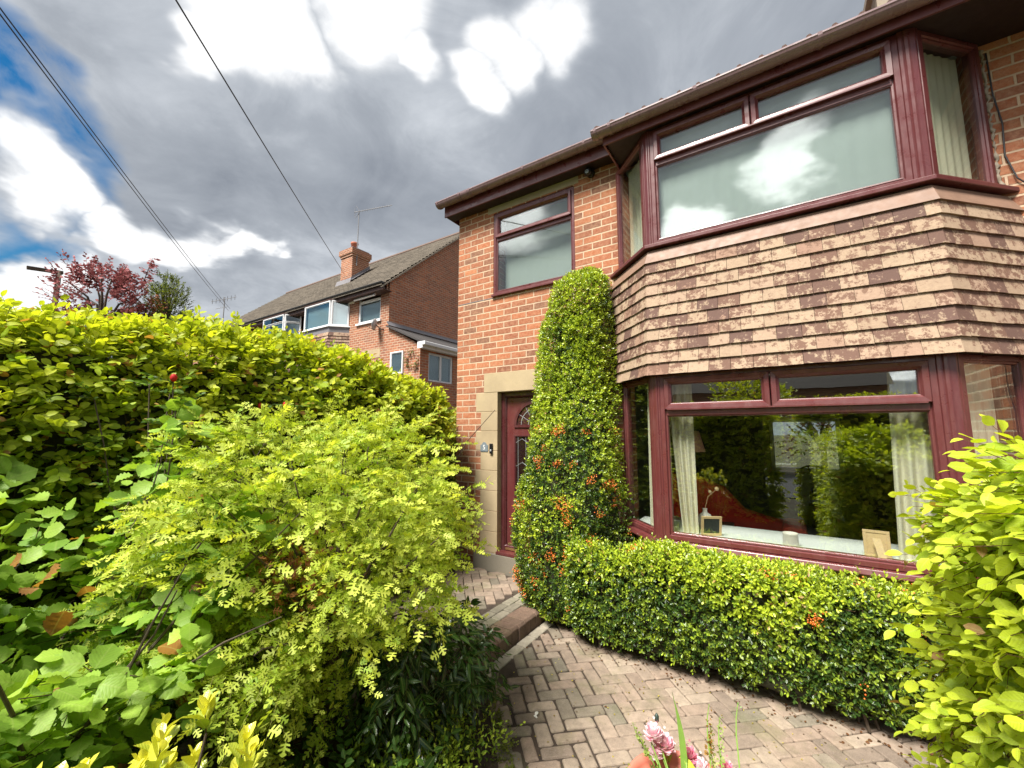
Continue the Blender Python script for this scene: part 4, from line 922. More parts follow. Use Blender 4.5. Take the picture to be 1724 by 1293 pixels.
# --- the tall boundary hedge on the left
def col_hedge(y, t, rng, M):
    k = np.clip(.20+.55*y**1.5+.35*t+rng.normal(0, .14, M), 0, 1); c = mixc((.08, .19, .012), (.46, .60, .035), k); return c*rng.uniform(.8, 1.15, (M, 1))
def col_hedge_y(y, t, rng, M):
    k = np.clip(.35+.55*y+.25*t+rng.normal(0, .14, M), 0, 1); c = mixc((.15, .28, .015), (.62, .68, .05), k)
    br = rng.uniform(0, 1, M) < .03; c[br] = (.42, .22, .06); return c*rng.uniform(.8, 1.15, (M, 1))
def left_hedge():
    rng = np.random.default_rng(5)
    t = empty('hedge', (-4.1, 1.2, 0), 'tall dense lime green clipped hedge along the left boundary up to the house corner', 'hedge')
    Lv = Leaves(); b = (-4.55, -3.62, -2.4, 4.05, 0, 2.52)
    P, N = hedge_points(b, 9000, rng, ('x1', 'z1', 'y1'), .07, 2.2, 4, .32, .16)
    P[:, 2] += (.09*np.sin((P[:, 1]-.6)*.9)+.02)*np.clip(P[:, 2]/2.6, 0, 1); P[:, 2] -= np.clip(P[:, 1]-2.2, 0, 3)*.16*np.clip(P[:, 2]/2.5, 0, 1)
    keep = (snoise(P, 7, 21) > -1.35) & (P[:, 2] > .15); P, N = P[keep], N[keep]
    M = len(P); D = N*.75 + np.array([0, 0, .25]) + rng.normal(0, .55, (M, 3)); top = (N[:, 2] > .6)
    D[top] += np.array([0, 0, .35])
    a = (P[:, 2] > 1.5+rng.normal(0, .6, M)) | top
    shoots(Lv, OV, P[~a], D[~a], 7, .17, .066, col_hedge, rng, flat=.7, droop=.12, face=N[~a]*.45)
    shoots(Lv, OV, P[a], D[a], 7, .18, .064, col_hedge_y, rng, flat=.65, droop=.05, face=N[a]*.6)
    m = 1500; V = np.c_[rng.uniform(-4.5, -3.68, m), rng.uniform(-2.4, 4.0, m), rng.uniform(2.05, 2.42, m)]; V[:, 2] += .09*np.sin((V[:, 1]-.6)*.9) - np.clip(V[:, 1]-2.2, 0, 3)*.16
    shoots(Lv, OV, V, rng.normal(0, 1, V.shape)*[1, 1, .5], 7, .18, .066, col_hedge, rng, flat=.3, face=np.array([.6, 0, 0]))
    # long whippy shoots above the clipped top
    Q, NQ = hedge_points(b, 900, rng, ('z1',), .05, 2.2, 4, .3, .02); Q[:, 2] += .10*np.sin((Q[:, 1]-.2)*.9) - np.clip(Q[:, 1]-2.2, 0, 3)*.16
    sel = rng.uniform(0, 1, len(Q)) < .35; Q = Q[sel]; shoots(Lv, OV, Q, np.array([0, 0, .8])+rng.normal(0, .45, (len(Q), 3)), 7, .24, .06, col_hedge_y, rng, flat=.6)
    Lv.build('foliage', 'leaf_soft', t)
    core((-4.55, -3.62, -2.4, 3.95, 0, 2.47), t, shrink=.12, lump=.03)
    n = 60; yy = rng.uniform(-1.5, 3.9, n); sticks(np.c_[rng.uniform(-3.85, -3.7, n), yy, rng.uniform(0, .4, n)], np.c_[rng.normal(0, .12, n), rng.normal(0, .3, n), np.ones(n)], rng.uniform(1.2, 2.1, n), .012, rng, t, 'stems', 'bark')
left_hedge()

# --- hazel in front of it
def hazel():
    rng = np.random.default_rng(8); t = empty('hazel_bush', (-2.75, .28, 0), 'hazel bush with large round serrated leaves in front of the tall hedge at the left', 'bush')
    def cz(y, tt, rng, M):
        k = np.clip(.15+.5*y+.45*tt+rng.normal(0, .15, M), 0, 1); c = mixc((.07, .20, .018), (.42, .62, .09), k)
        br = rng.uniform(0, 1, M) < .02; c[br] = (.35, .17, .04); return c
    Lv = Leaves(); n = 250; mb = MB(); P = []; D = []
    for i in range(26):
        a = rng.uniform(0, 6.28); base = Vector((-2.75+.16*math.cos(a), .28+.16*math.sin(a), 0)); d = Vector((.30*math.cos(a)+.10, .32*math.sin(a)+.03, 1)).normalized(); L_ = rng.uniform(1.2, 2.05); pts = [base]
        for k in range(6):
            pts.append(pts[-1]+d*L_/6); d = (d+Vector(rng.normal(0, .11, 3))+Vector((d.x*.10, d.y*.10, -.02))).normalized()
            if k > 0:
                for _ in range(3): P.append(pts[-1]+Vector(rng.normal(0, .03, 3))); D.append(Vector((d.x*.5+rng.normal(0, .75), d.y*.5+rng.normal(0, .75), .25+rng.normal(0, .3))))
        P.append(pts[-1]); D.append(d); mb.tube(pts, [.014, .012, .010, .008, .006, .004, .002], 6)
    P = np.array([p[:] for p in P]); D = np.array([d[:] for d in D]); kk = (P[:, 0] < -2.0) & (P[:, 1] < 1.05); P, D = P[kk], D[kk]
    shoots(Lv, HZ, P, D, 5, .22, .084, cz, rng, flat=.85, spread=.8, droop=.25, twig=(.10, .07, .03), tr=.0022, lvar=.3, jitter=.3)
    lo = P[P[:, 2] < 1.2]; shoots(Lv, HZ, lo+rng.normal(0, .10, lo.shape), rng.normal(0, 1, lo.shape)*[1, 1, .3], 5, .25, .085, cz, rng, flat=.85, droop=.25, tr=.002)
    Lv.build('foliage', 'leaf_soft', t); mb.build('stems', 'bark', t)
    # a few dead leaves caught among the twigs
    q = Leaves(); m = 13; p = np.array([-2.45, .22, 1.35])+rng.normal(0, 1, (m, 3))*[.22, .12, .16]; q.add(HZ[2], p, rng.normal(0, .5, (m, 3))+[0, 0, -1], rng.normal(0, 1, (m, 3))+[.6, -.5, .2], rng.uniform(.05, .10, m), mixc((.22, .10, .03), (.40, .20, .06), rng.uniform(0, 1, m))); q.build('dead_leaves', 'leaf_soft', t)
hazel()

# --- golden shrub with lobed leaves
def golden():
    rng = np.random.default_rng(12); c0 = np.array([-2.40, 1.50, 1.17]); t = empty('golden_shrub', (-2.28, 1.52, 0), 'spreading golden yellow-green shrub with small lobed leaves on a single thin trunk', 'shrub')
    def cg(y, tt, rng, M):
        k = np.clip(.05+.45*y+.55*tt+rng.normal(0, .13, M), 0, 1); c = mixc((.20, .36, .008), (.74, .80, .13), k); return c*rng.uniform(.85, 1.12, (M, 1))
    mb = MB(); base = Vector((-2.29, 1.50, 0)); tips = []
    trunk = [base, base+Vector((-.01, .0, .25)), base+Vector((.02, .03, .5)), base+Vector((.0, .06, .68))]
    mb.tube(trunk, [.045, .038, .034, .030], 9)
    limbs = MB(); P = []; D = []
    for i in range(46):
        a = 2*math.pi*i/46*3.0+rng.uniform(-.2, .2); el = rng.uniform(-.40, 1.25); d = Vector((math.cos(a)*math.cos(el), math.sin(a)*math.cos(el), math.sin(el)))
        R_ = 1/math.sqrt((d.x/1.02)**2+(d.y/.92)**2+(d.z/.80)**2)*rng.uniform(.72, 1.04)
        tip = Vector(c0)+d*R_; st = trunk[-1]-Vector((0, 0, rng.uniform(0, .15))); mid = st.lerp(tip, .5)+Vector((0, 0, .12*(1-abs(el)*.5))); pts = []
        for k in range(8):
            s_ = k/7; pts.append(st*(1-s_)**2+mid*2*s_*(1-s_)+tip*s_**2+Vector(rng.normal(0, .012, 3))*(0 < k < 7))
        limbs.tube(pts, [.016, .013, .011, .009, .007, .005, .004, .002], 6)
        for k in range(2, 8):
            for _ in range(5 if k > 3 else 2):
                p = pts[k]+Vector(rng.normal(0, .075, 3)); P.append(p); dd = (pts[min(k+1, 7)]-pts[k-1]).normalized(); D.append(Vector((dd.x*.9, dd.y*.9, dd.z*.4))+Vector(rng.normal(0, .55, 3))*Vector((1, 1, .55)) if False else Vector((dd.x*.9+rng.normal(0, .55), dd.y*.9+rng.normal(0, .55), dd.z*.4+rng.normal(0, .30))))
    P = np.array([p[:] for p in P]); D = np.array([d[:] for d in D])
    # fill the outer shell in tiers
    n = 1250; d = nrm(rng.normal(0, 1, (n, 3))); d[:, 2] = np.abs(d[:, 2])*1.0-.62*(rng.uniform(0, 1, n) < .5); d = nrm(d)
    R_ = 1/np.sqrt((d[:, 0]/1.0)**2+(d[:, 1]/.90)**2+(d[:, 2]/.78)**2); lum = .97+.17*snoise(d, 3.6, 9)+.08*snoise(d, 7.5, 10)
    Q = c0+d*(R_*lum*rng.uniform(.78, 1.0, n))[:, None]; keep = (snoise(Q, 7, 31) > -.35) & (Q[:, 2] > .40) & ((Q[:, 0]+Q[:, 1]*.5 < -.98) | (Q[:, 2] > .95)); Q, d = Q[keep], d[keep]
    P = np.concatenate([P, Q]); D = np.concatenate([D, d*[.9, .9, .35]+rng.normal(0, .45, Q.shape)*[1, 1, .6]])
    m = 330; V = np.c_[rng.uniform(-2.75, -1.95, m), rng.uniform(.95, 1.5, m), rng.uniform(.42, .95, m)]; V = V[V[:, 0]+V[:, 1]*.5 < -1.2]; P = np.concatenate([P, V]); D = np.concatenate([D, rng.normal(0, .5, V.shape)+[.25, -.5, .05]])
    Lv = Leaves(); LBS = [LB, (LB[0]*[1, 1.15, 1.8], LB[1]), (LB[0]*[1, .8, .2], LB[1])]
    shoots(Lv, LBS, P, D, 9, .20, .047, cg, rng, flat=.72, spread=.8, droop=.22, twig=(.22, .22, .05), tr=.0014, lvar=.35)
    Lv.build('foliage', 'leaf_soft', t); mb.build('trunk', 'bark', t, smooth=True); limbs.build('branches', 'bark', t)
    q = Leaves(); m = 260; p = np.array([-2.13, 1.22, 1.15])+rng.normal(0, 1, (m, 3))*[.16, .10, .09]; q.add(LB, p, rng.normal(0, 1, (m, 3)), rng.normal(0, 1, (m, 3)), rng.uniform(.025, .05, m), mixc((.22, .07, .03), (.45, .18, .07), rng.uniform(0, 1, m))); q.build('dead_leaves', 'leaf_soft', t)
golden()

# --- pyracantha: clipped column by the door and low hedge under the bay
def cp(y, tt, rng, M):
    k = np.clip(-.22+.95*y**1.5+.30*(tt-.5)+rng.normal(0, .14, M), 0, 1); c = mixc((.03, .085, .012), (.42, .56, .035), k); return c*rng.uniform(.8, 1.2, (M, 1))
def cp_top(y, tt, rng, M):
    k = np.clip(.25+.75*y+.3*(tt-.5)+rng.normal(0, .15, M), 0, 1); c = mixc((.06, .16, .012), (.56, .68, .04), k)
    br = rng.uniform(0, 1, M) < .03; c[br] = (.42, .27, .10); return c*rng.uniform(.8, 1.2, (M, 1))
def berries(P, N, rng, parent, ncl, seed):
    ctr = P[rng.choice(len(P), max(6, ncl//3))]; ctr = ctr[ctr[:, 2] > .28]; dist = np.min(np.linalg.norm(P[:, None]-ctr[None], axis=2), axis=1)
    keep = np.argsort(dist+rng.uniform(0, .10, len(P)))[:ncl]; mb = MB()
    ico = bmesh.new(); bmesh.ops.create_icosphere(ico, subdivisions=1, radius=1); V = np.array([v.co[:] for v in ico.verts]); F = [tuple(v.index for v in f.verts) for f in ico.faces]; ico.free()
    Lv = Leaves()
    for p, n in zip(P[keep], N[keep]):
        m = rng.integers(7, 20); q = p+n*.035+rng.normal(0, .020, (m, 3)); Lv.add((V, F), q, np.tile([1., 0, 0], (m, 1)), np.tile([0, 0, 1.], (m, 1)), rng.uniform(.0042, .0066, m), mixc((.72, .11, .012), (.80, .30, .05), rng.uniform(0, 1, m)))
    return Lv.build('berries', 'berry', parent)
def column():
    rng = np.random.default_rng(21); t = empty('pyracantha_column', (-1.85, 4.05, 0), 'tall tapering clipped evergreen with orange berries between the front door and the bay', 'bush')
    # half-round column against the wall, wider low down
    def surf(u, h):      # u 0..1 round the front, h 0..1 up
        z = h*3.62; hw = np.interp(z, [0, .5, 1.1, 1.9, 2.6, 3.2, 3.50, 3.62], [.52, .57, .55, .49, .40, .32, .27, .17]); dp = np.interp(z, [0, .4, 1.0, 2.0, 3.2, 3.50, 3.62], [.72, .86, .78, .62, .44, .37, .24]); cx = np.interp(z, [0, 1.4, 2.4, 3.2, 3.7], [-1.92, -1.96, -1.93, -1.86, -1.82])
        a = math.pi*u; ex = .74
        ca, sa = np.cos(a), np.sin(a); sx = np.sign(ca)*np.abs(ca)**ex; sy = np.abs(sa)**ex
        p = np.stack([cx-hw*sx, 4.36-dp*sy, z], -1); q = 2/ex-1; n = nrm(np.stack([-np.sign(sx)*np.abs(sx)**q/hw, -np.abs(sy)**q/dp, 0*z+.12], -1)); return p, n
    def arc_u(n, rng):
        """even spread round the squarish front"""
        s_ = rng.uniform(0, 1, n)**(1/.74); front = rng.uniform(0, 1, n) < .62; v = np.where(front, np.arccos(np.clip(s_, 0, 1)), np.arcsin(np.clip(s_, 0, 1))); side = rng.uniform(0, 1, n) < .5
        return np.where(side, v, math.pi-v)/math.pi
    n = 10500; u = arc_u(n, rng); h = rng.uniform(.02, 1, n); P, N = surf(u, h); 
    nt = 700; ut = rng.uniform(0, 1, nt); Pt, _ = surf(ut, np.ones(nt)*.995); ctr = np.array([-1.80, 4.20, 3.60]); Pt = ctr+(Pt-ctr)*np.sqrt(rng.uniform(0, 1, nt))[:, None]; P = np.concatenate([P, Pt]); N = np.concatenate([N, np.tile([0, -.1, 1.], (nt, 1))])
    P = P + N*(.038*snoise(P, 5, 2)+.026*snoise(P, 13, 3))[:, None] - N*(rng.uniform(0, 1, len(P))**2*.10)[:, None]
    D = N*.8+np.array([0, 0, .5])+rng.normal(0, .45, P.shape); Lv = Leaves()
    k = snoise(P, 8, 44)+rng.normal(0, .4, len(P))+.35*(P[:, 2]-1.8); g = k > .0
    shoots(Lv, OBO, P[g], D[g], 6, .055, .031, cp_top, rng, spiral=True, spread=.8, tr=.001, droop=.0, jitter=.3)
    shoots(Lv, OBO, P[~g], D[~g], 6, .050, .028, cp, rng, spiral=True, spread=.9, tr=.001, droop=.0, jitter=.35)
    m = 420; q = P[rng.choice(len(P), m)]; Lv.tubes(q-rng.normal(0, .02, (m, 3)), q+rng.normal(0, .03, (m, 3))+[0, -.02, .02], .0018, .0012, np.array((.24, .15, .09)))
    q = P[(snoise(P, 4, 89) > 1.25)]; shoots(Lv, OV2, q, rng.normal(0, .5, q.shape)+[0, -.3, .6], 4, .05, .020, lambda y, t_, r, M: mixc((.32, .20, .08), (.55, .42, .24), y), rng, spiral=True, tr=.0014)
    m = 90; q = P[rng.choice(len(P), m)]; shoots(Lv, OBO, q, np.array([0, -.5, .8])+rng.normal(0, .5, (m, 3)), 9, .12, .030, cp_top, rng, spiral=True, spread=.8, tr=.0014, droop=0)
    Lv.build('foliage', 'leaf_glossy', t); berries(P[P[:, 2] < 1.9], N[P[:, 2] < 1.9], rng, t, 170, 61)
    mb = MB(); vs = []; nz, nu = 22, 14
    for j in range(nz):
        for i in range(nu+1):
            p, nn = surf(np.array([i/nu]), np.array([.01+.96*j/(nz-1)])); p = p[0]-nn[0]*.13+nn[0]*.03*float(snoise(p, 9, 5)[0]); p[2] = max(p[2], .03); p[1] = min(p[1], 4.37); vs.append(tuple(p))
    mb.add(vs, [(j*(nu+1)+i, j*(nu+1)+i+1, (j+1)*(nu+1)+i+1, (j+1)*(nu+1)+i) for j in range(nz-1) for i in range(nu)]+[tuple((nz-1)*(nu+1)+i for i in range(nu+1))]); mb.build('branches', 'twig_shade', t, smooth=True)  # dark hull standing in for the shade inside the column
column()
def low_hedge():
    rng = np.random.default_rng(22); t = empty('pyracantha_hedge', (-.2, 3.6, 0), 'low clipped evergreen hedge with orange berries running under the bay window', 'hedge')
    b = (-1.72, 1.75, 3.42, 3.84, .10, .865); P, N = hedge_points(b, 9800, rng, ('y0', 'z1', 'x0', 'x0'), .035, 4, 7, .14, .09)
    P[:, 1] += .04*np.exp(-((P[:, 0]+1.75)/.25)**2); P[:, 1] += .05*(P[:, 0]-.2)*.3; P[:, 2] += .02*snoise(P, 5, 3)*(P[:, 2] > .7)
    P[:, 1] += np.clip(.35-P[:, 2], 0, 1)*.35
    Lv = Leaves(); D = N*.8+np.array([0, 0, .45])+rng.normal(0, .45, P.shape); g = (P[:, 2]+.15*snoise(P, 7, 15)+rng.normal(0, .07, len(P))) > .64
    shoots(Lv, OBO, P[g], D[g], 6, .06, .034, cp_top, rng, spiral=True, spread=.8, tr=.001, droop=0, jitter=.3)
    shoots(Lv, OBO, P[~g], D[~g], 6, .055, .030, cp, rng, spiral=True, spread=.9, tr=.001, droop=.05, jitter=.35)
    m = 130; Q, NQ = hedge_points(b, m, rng, ('z1', 'y0'), .03, 4, 7, .14, .02); Q = Q[Q[:, 2] > .5]; shoots(Lv, OBO, Q, np.array([0, -.2, 1])+rng.normal(0, .4, Q.shape), 9, .11, .032, cp_top, rng, spiral=True, spread=.8, tr=.0014, droop=0)
    m = 260; q = P[rng.choice(len(P), m)]; Lv.tubes(q-rng.normal(0, .02, (m, 3)), q+rng.normal(0, .03, (m, 3))+[0, -.02, .03], .0018, .0012, np.array((.24, .15, .09)))
    q = P[(snoise(P, 3, 88) > 1.1) & (P[:, 2] > .6)]; shoots(Lv, OV2, q, rng.normal(0, .5, q.shape)+[0, -.2, 1], 4, .05, .022, lambda y, t_, r, M: mixc((.30, .18, .08), (.55, .40, .22), y), rng, spiral=True, tr=.0014)
    Lv.build('foliage', 'leaf_glossy', t); berries(P, N, rng, t, 130, 77)
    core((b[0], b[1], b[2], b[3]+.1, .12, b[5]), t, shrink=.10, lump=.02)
    n = 40; sticks(np.c_[rng.uniform(-1.8, 1.5, n), rng.uniform(3.55, 3.75, n), np.zeros(n)], np.c_[rng.normal(0, .2, n), rng.normal(-.1, .2, n), np.ones(n)], rng.uniform(.4, .6, n), .010, rng, t, 'stems', 'bark')
low_hedge()

# --- hedge at the right, close to the camera
def right_hedge():
    rng = np.random.default_rng(31); t = empty('hedge', (.85, 1.0, 0), 'bright yellow-green leafy hedge at the right edge, nearest the bay', 'hedge')
    def cr(y, tt, rng, M):
        k = np.clip(.35+.45*y+.35*tt+rng.normal(0, .13, M), 0, 1); c = mixc((.14, .30, .014), (.62, .72, .05), k); br = rng.uniform(0, 1, M) < .012; c[br] = (.40, .24, .10); return c*rng.uniform(.85, 1.12, (M, 1))
    b = (.50, 1.25, -1.6, 2.30, 0, 1.80); P, N = hedge_points(b, 5200, rng, ('x0', 'y1', 'z1'), .05, 3.4, 17, .20, .16)
    P[:, 2] -= np.clip(P[:, 1]-1.75, 0, 1)*.40*np.clip((P[:, 2]-.8), 0, 1); keep = P[:, 2] > .1; P, N = P[keep], N[keep]
    D = N*.8+np.array([0, 0, -.1])+rng.normal(0, .55, P.shape); Lv = Leaves()
    shoots(Lv, OV, P, D, 7, .16, .050, cr, rng, face=N*.5, lvar=.4, flat=.65, droop=.25, twig=(.13, .07, .03), tr=.0016)
    Q = P[(P[:, 2] > 1.45) & (rng.uniform(0, 1, len(P)) < .10)]; shoots(Lv, OV, Q, np.array([-.5, .4, .35])+rng.normal(0, .4, Q.shape), 8, .22, .05, cr, rng, flat=.6, droop=.2, twig=(.2, .12, .04))
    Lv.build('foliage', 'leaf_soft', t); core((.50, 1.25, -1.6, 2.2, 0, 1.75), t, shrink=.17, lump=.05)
    n = 16; sticks(np.c_[rng.uniform(.75, 1.0, n), rng.uniform(-1, 1.9, n), np.zeros(n)], np.c_[rng.normal(0, .05, n), rng.normal(0, .08, n), np.ones(n)], rng.uniform(.9, 1.3, n), .010, rng, t, 'stems', 'bark')
right_hedge()

# --- yellow-edged evergreen in the bottom left corner
def euonymus(loc, h, r, seed, label, nstem=56):
    rng = np.random.default_rng(seed); t = empty('euonymus', (loc[0], loc[1], 0), label, 'shrub'); Lv = Leaves(); mb = MB(); P = []; D = []
    for i in range(nstem):
        a = rng.uniform(0, 6.28); rr = r*math.sqrt(rng.uniform(0, 1)); tip = Vector((loc[0]+rr*math.cos(a), loc[1]+rr*math.sin(a), h*rng.uniform(.82, 1.0)-rr*.35)); st = Vector((loc[0]+rr*.3*math.cos(a), loc[1]+rr*.3*math.sin(a), 0))
        pts = [st.lerp(tip, k/5)+Vector(rng.normal(0, .012, 3))*(0 < k < 5) for k in range(6)]; mb.tube(pts, [.010, .008, .007, .005, .004, .003], 5); P.append(pts[-1][:]); D.append(((tip-st).normalized()+Vector(rng.normal(0, .18, 3)))[:])
        for k in (3, 4): 
            for _ in range(2): P.append(pts[k][:]); D.append((rng.normal(0, .7), rng.normal(0, .7), .8))
    P = np.array(P); D = np.array(D)
    def young(y, tt, rng, M): k = np.clip(tt*1.1+rng.normal(0, .12, M), 0, 1); return mixc((.30, .42, .03), (.86, .82, .10), k)
    def old(y, tt, rng, M): k = np.clip(.2+.4*y+rng.normal(0, .15, M), 0, 1); return mixc((.08, .20, .03), (.30, .46, .05), k)
    tips = np.arange(len(P)) % 5 == 0; EU = [T_ovate(.60, 4, .22, -.05, .5, peak=.62), T_ovate(.54, 4, .35, .15, .5, peak=.62)]
    shoots(Lv, EU, P[tips], D[tips], 11, .065, .042, young, rng, spiral=True, spread=.55, tr=.002, droop=0, jitter=.2); shoots(Lv, EU, P[~tips], D[~tips], 8, .09, .042, old, rng, spiral=True, spread=.8, tr=.002, droop=0, jitter=.25)
    Lv.build('foliage', 'leaf_glossy', t); mb.build('stems', 'bark', t)
euonymus((-1.13, .25), 1.25, .28, 41, 'glossy evergreen shrub with bright yellow shoot tips in the bottom left corner')  # spot worked out from image pixels, at a depth judged by leaf size

# --- dark drooping evergreen and low plants beneath the golden shrub
def ground_plants():
    rng = np.random.default_rng(51); t = empty('leucothoe', (-1.95, 2.0, 0), 'dark glossy evergreen with long pointed drooping leaves under the golden shrub', 'shrub'); Lv = Leaves()
    def cd(y, tt, rng, M): return mixc((.018, .045, .012), (.06, .15, .03), np.clip(y+rng.normal(0, .2, M), 0, 1))
    n = 260; P = np.array([-2.0, 2.02, .42])+nrm(rng.normal(0, 1, (n, 3)))*rng.uniform(.5, 1, (n, 1))*[.32, .45, .36]; P[:, 2] = np.clip(P[:, 2], .08, 2)
    D = (P-[-2.05, 2.0, .35])*[1.2, 1.2, .3]+rng.normal(0, .25, P.shape)+[.1, -.1, .0]; shoots(Lv, LAN, P, D, 9, .24, .085, cd, rng, flat=.7, spread=.8, droop=.5, twig=(.09, .05, .03), tr=.002); Lv.build('foliage', 'leaf_glossy', t)
    mb = MB()
    for i in range(14): a = rng.uniform(0, 6.28); mb.tube([(-2.03, 2.0, 0), (-2.03+.1*math.cos(a), 2.0+.12*math.sin(a), .25), (-2.03+.25*math.cos(a), 2+.35*math.sin(a), .5)], [.008, .006, .003], 5)
    mb.build('stems', 'bark', t)
    t = empty('low_shrub', (-1.66, 1.72, 0), 'small bright green low shrub at the edge of the brick path', 'shrub'); Lv = Leaves()
    def cl(y, tt, rng, M): return mixc((.16, .32, .02), (.55, .70, .08), np.clip(y*.8+.3*tt+rng.normal(0, .15, M), 0, 1))
    n = 230; P = np.array([-1.76, 1.74, .06])+rng.uniform(-1, 1, (n, 3))*[.28, .34, .08]; D = rng.normal(0, .5, P.shape)+[.1, 0, 1]; shoots(Lv, OBO, P, D, 10, .20, .030, cl, rng, spiral=True, spread=.8, tr=.0015, droop=0); Lv.build('foliage', 'leaf_soft', t)
    t = empty('ground_cover', (-2.4, 1.0, 0)); bpy.data.objects.remove(t)
    Lv = Leaves(); n = 900; P = np.c_[rng.uniform(-3.5, -1.3, n), rng.uniform(-.4, 2.6, n), rng.uniform(.02, .30, n)]; P = P[P[:, 0] < -1.30-.95*(P[:, 1]-1.6)*(P[:, 1] < 2.7)-(P[:, 1] > 2.2)*.5]
    def cc(y, tt, rng, M): return mixc((.03, .075, .015), (.10, .22, .03), np.clip(y+rng.normal(0, .2, M), 0, 1))
    shoots(Lv, OV2, P, rng.normal(0, .6, P.shape)+[0, 0, .9], 6, .16, .055, cc, rng, flat=.6, droop=.2, tr=.0015); o = Lv.build('ground_cover', 'leaf_soft'); tag(o, 'shaded leafy ground cover on the soil beneath the shrubs', 'ground cover', kind='stuff')
ground_plants()
def rose():
    rng = np.random.default_rng(61); t = empty('rose_bush', (-3.35, .95, 0), 'tall thin rose with small dark leaves and red buds against the tall hedge', 'rose'); Lv = Leaves(); mb = MB(); P = []; D = []
    for i in range(9):
        pts = [Vector((-3.3+rng.normal(0, .05), 1.0+rng.normal(0, .05), 0))]; d = Vector((rng.normal(.02, .10), rng.normal(0, .10), 1)).normalized()
        for k in range(8):
            pts.append(pts[-1]+d*rng.uniform(.24, .29)); d = (d+Vector(rng.normal(0, .08, 3))).normalized()
            if k > 3:
                for _ in range(3): P.append(pts[-1][:]); D.append((d.x+rng.normal(0, .7), d.y+rng.normal(0, .7), .3))
        mb.tube(pts, [.009]*3+[.007]*3+[.004]*3, 5)
        if i < 5: q = pts[-1]; bd = MB(); bd.M = Matrix.Translation(q); bd.lathe([(.004, 0), (.016, .012), (.019, .03), (.012, .045), (.002, .05)], n=10, col=(.55, .03, .03)); bd.build('bud', 'petal', t, smooth=True)
    def c1(y, tt, rng, M):
        c = mixc((.045, .11, .02), (.20, .34, .05), np.clip(y*.9+rng.normal(0, .2, M), 0, 1)); b = (tt > .7) & (y > .6); c[b] = (.40, .26, .05); return c
    shoots(Lv, ELL, np.array(P), np.array(D), 7, .16, .042, c1, rng, flat=.7, droop=.1, twig=(.12, .10, .04), tr=.002); Lv.build('foliage', 'leaf_soft', t); mb.build('stems', 'bark', t)
rose()
# ivy hanging over the hedge by the house corner
def corner_climber():
    rng = np.random.default_rng(71); t = empty('climbing_hedge', (-4.3, 4.6, 0), 'pale yellowish leaf mass at the far end of the tall hedge beside the brick corner', 'bush'); Lv = Leaves()
    b = (-4.75, -3.98, 3.7, 5.3, .2, 2.15); P, N = hedge_points(b, 1700, rng, ('x1', 'z1', 'y0'), .06, 3, 41, .25, .12)
    def ch(y, tt, rng, M): return mixc((.18, .24, .03), (.55, .56, .10), np.clip(.2+.6*y+.3*tt+rng.normal(0, .15, M), 0, 1))
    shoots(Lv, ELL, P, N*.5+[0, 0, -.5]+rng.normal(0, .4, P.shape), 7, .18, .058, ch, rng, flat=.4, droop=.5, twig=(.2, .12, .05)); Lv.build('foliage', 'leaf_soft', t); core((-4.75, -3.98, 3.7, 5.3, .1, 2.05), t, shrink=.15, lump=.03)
corner_climber()

# --- trees and pole beyond the hedge
def crown_tree(name, label, cat, base, zc, rad, n, T, size, cols, seed, mat='leaf_soft', trunk=.09, up=.5, K=6, sl=.3, lump=.25, leader=0, group=None):
    rng = np.random.default_rng(seed); t = empty(name, base, label, cat, group); Lv = Leaves(); rad = np.array(rad); c = np.array([base[0], base[1], zc]); d = nrm(rng.normal(0, 1, (n, 3)))
    r = rng.uniform(.35, 1, n)**.5*(1+lump*snoise(d, 3.5, seed)); P = c+d*rad*r[:, None]; D = d+[0, 0, up]+rng.normal(0, .4, P.shape); shoots(Lv, T, P, D, K, sl, size, cols, rng, flat=.6, droop=.05, tr=.004)
    mb = MB(); mb.tube([base, (base[0], base[1], (base[2]+zc)/2), (base[0]+.05, base[1], zc)], [trunk, trunk*.8, trunk*.4], 8)
    for i in range(16): a = nrm(rng.normal(0, 1, 3)+[0, 0, .6]); mb.tube([(base[0], base[1], zc-rad[2]*.6), tuple(c+a*rad*.4), tuple(c+a*rad*.9)], [trunk*.4, trunk*.25, .01], 5)
    mb.build('trunk', 'bark', t)
    if leader:
        m = leader
        for i in range(m):
            a = rng.uniform(-1, 1, 2); p0 = c+[a[0]*rad[0]*.75, a[1]*rad[1]*.75, rad[2]*.55]; hgt = rng.uniform(.35, .9); q = np.linspace(0, 1, 14)[:, None]*np.array([rng.normal(0, .12), rng.normal(0, .12), 1])*hgt+p0
            shoots(Lv, T, np.repeat(q, 2, 0), rng.normal(0, 1, (28, 3))*[1, 1, .4], 5, sl*.6, size, cols, rng, flat=.5, tr=.004); Lv.tubes(p0[None], q[-1:], .014, .005, np.array((.09, .04, .03)))
    Lv.build('crown', mat, t); return t
def cred(y, tt, rng, M): return mixc((.20, .05, .06), (.50, .17, .18), np.clip(y+rng.normal(0, .2, M), 0, 1))
def ccon(y, tt, rng, M): return mixc((.05, .09, .015), (.20, .25, .04), np.clip(y+rng.normal(0, .2, M), 0, 1))
def ccop(y, tt, rng, M): return mixc((.20, .06, .03), (.42, .17, .08), np.clip(y+rng.normal(0, .2, M), 0, 1))
crown_tree('purple_plum_tree', 'dark red-leaved tree rising over the left hedge beside the utility pole', 'tree', (-12.8, 2.42, 1.8), 4.65, (.7, .78, .95), 430, OV2, .075, cred, 81, sl=.24, leader=8, mat='petal')
crown_tree('conifer', 'small rounded dark green conifer just over the left hedge, right of the copper bush', 'tree', (-13.0, 3.62, 1.8), 4.75, (.42, .46, 1.0), 1100, OBO, .045, ccon, 82, sl=.16, lump=.12, K=8)
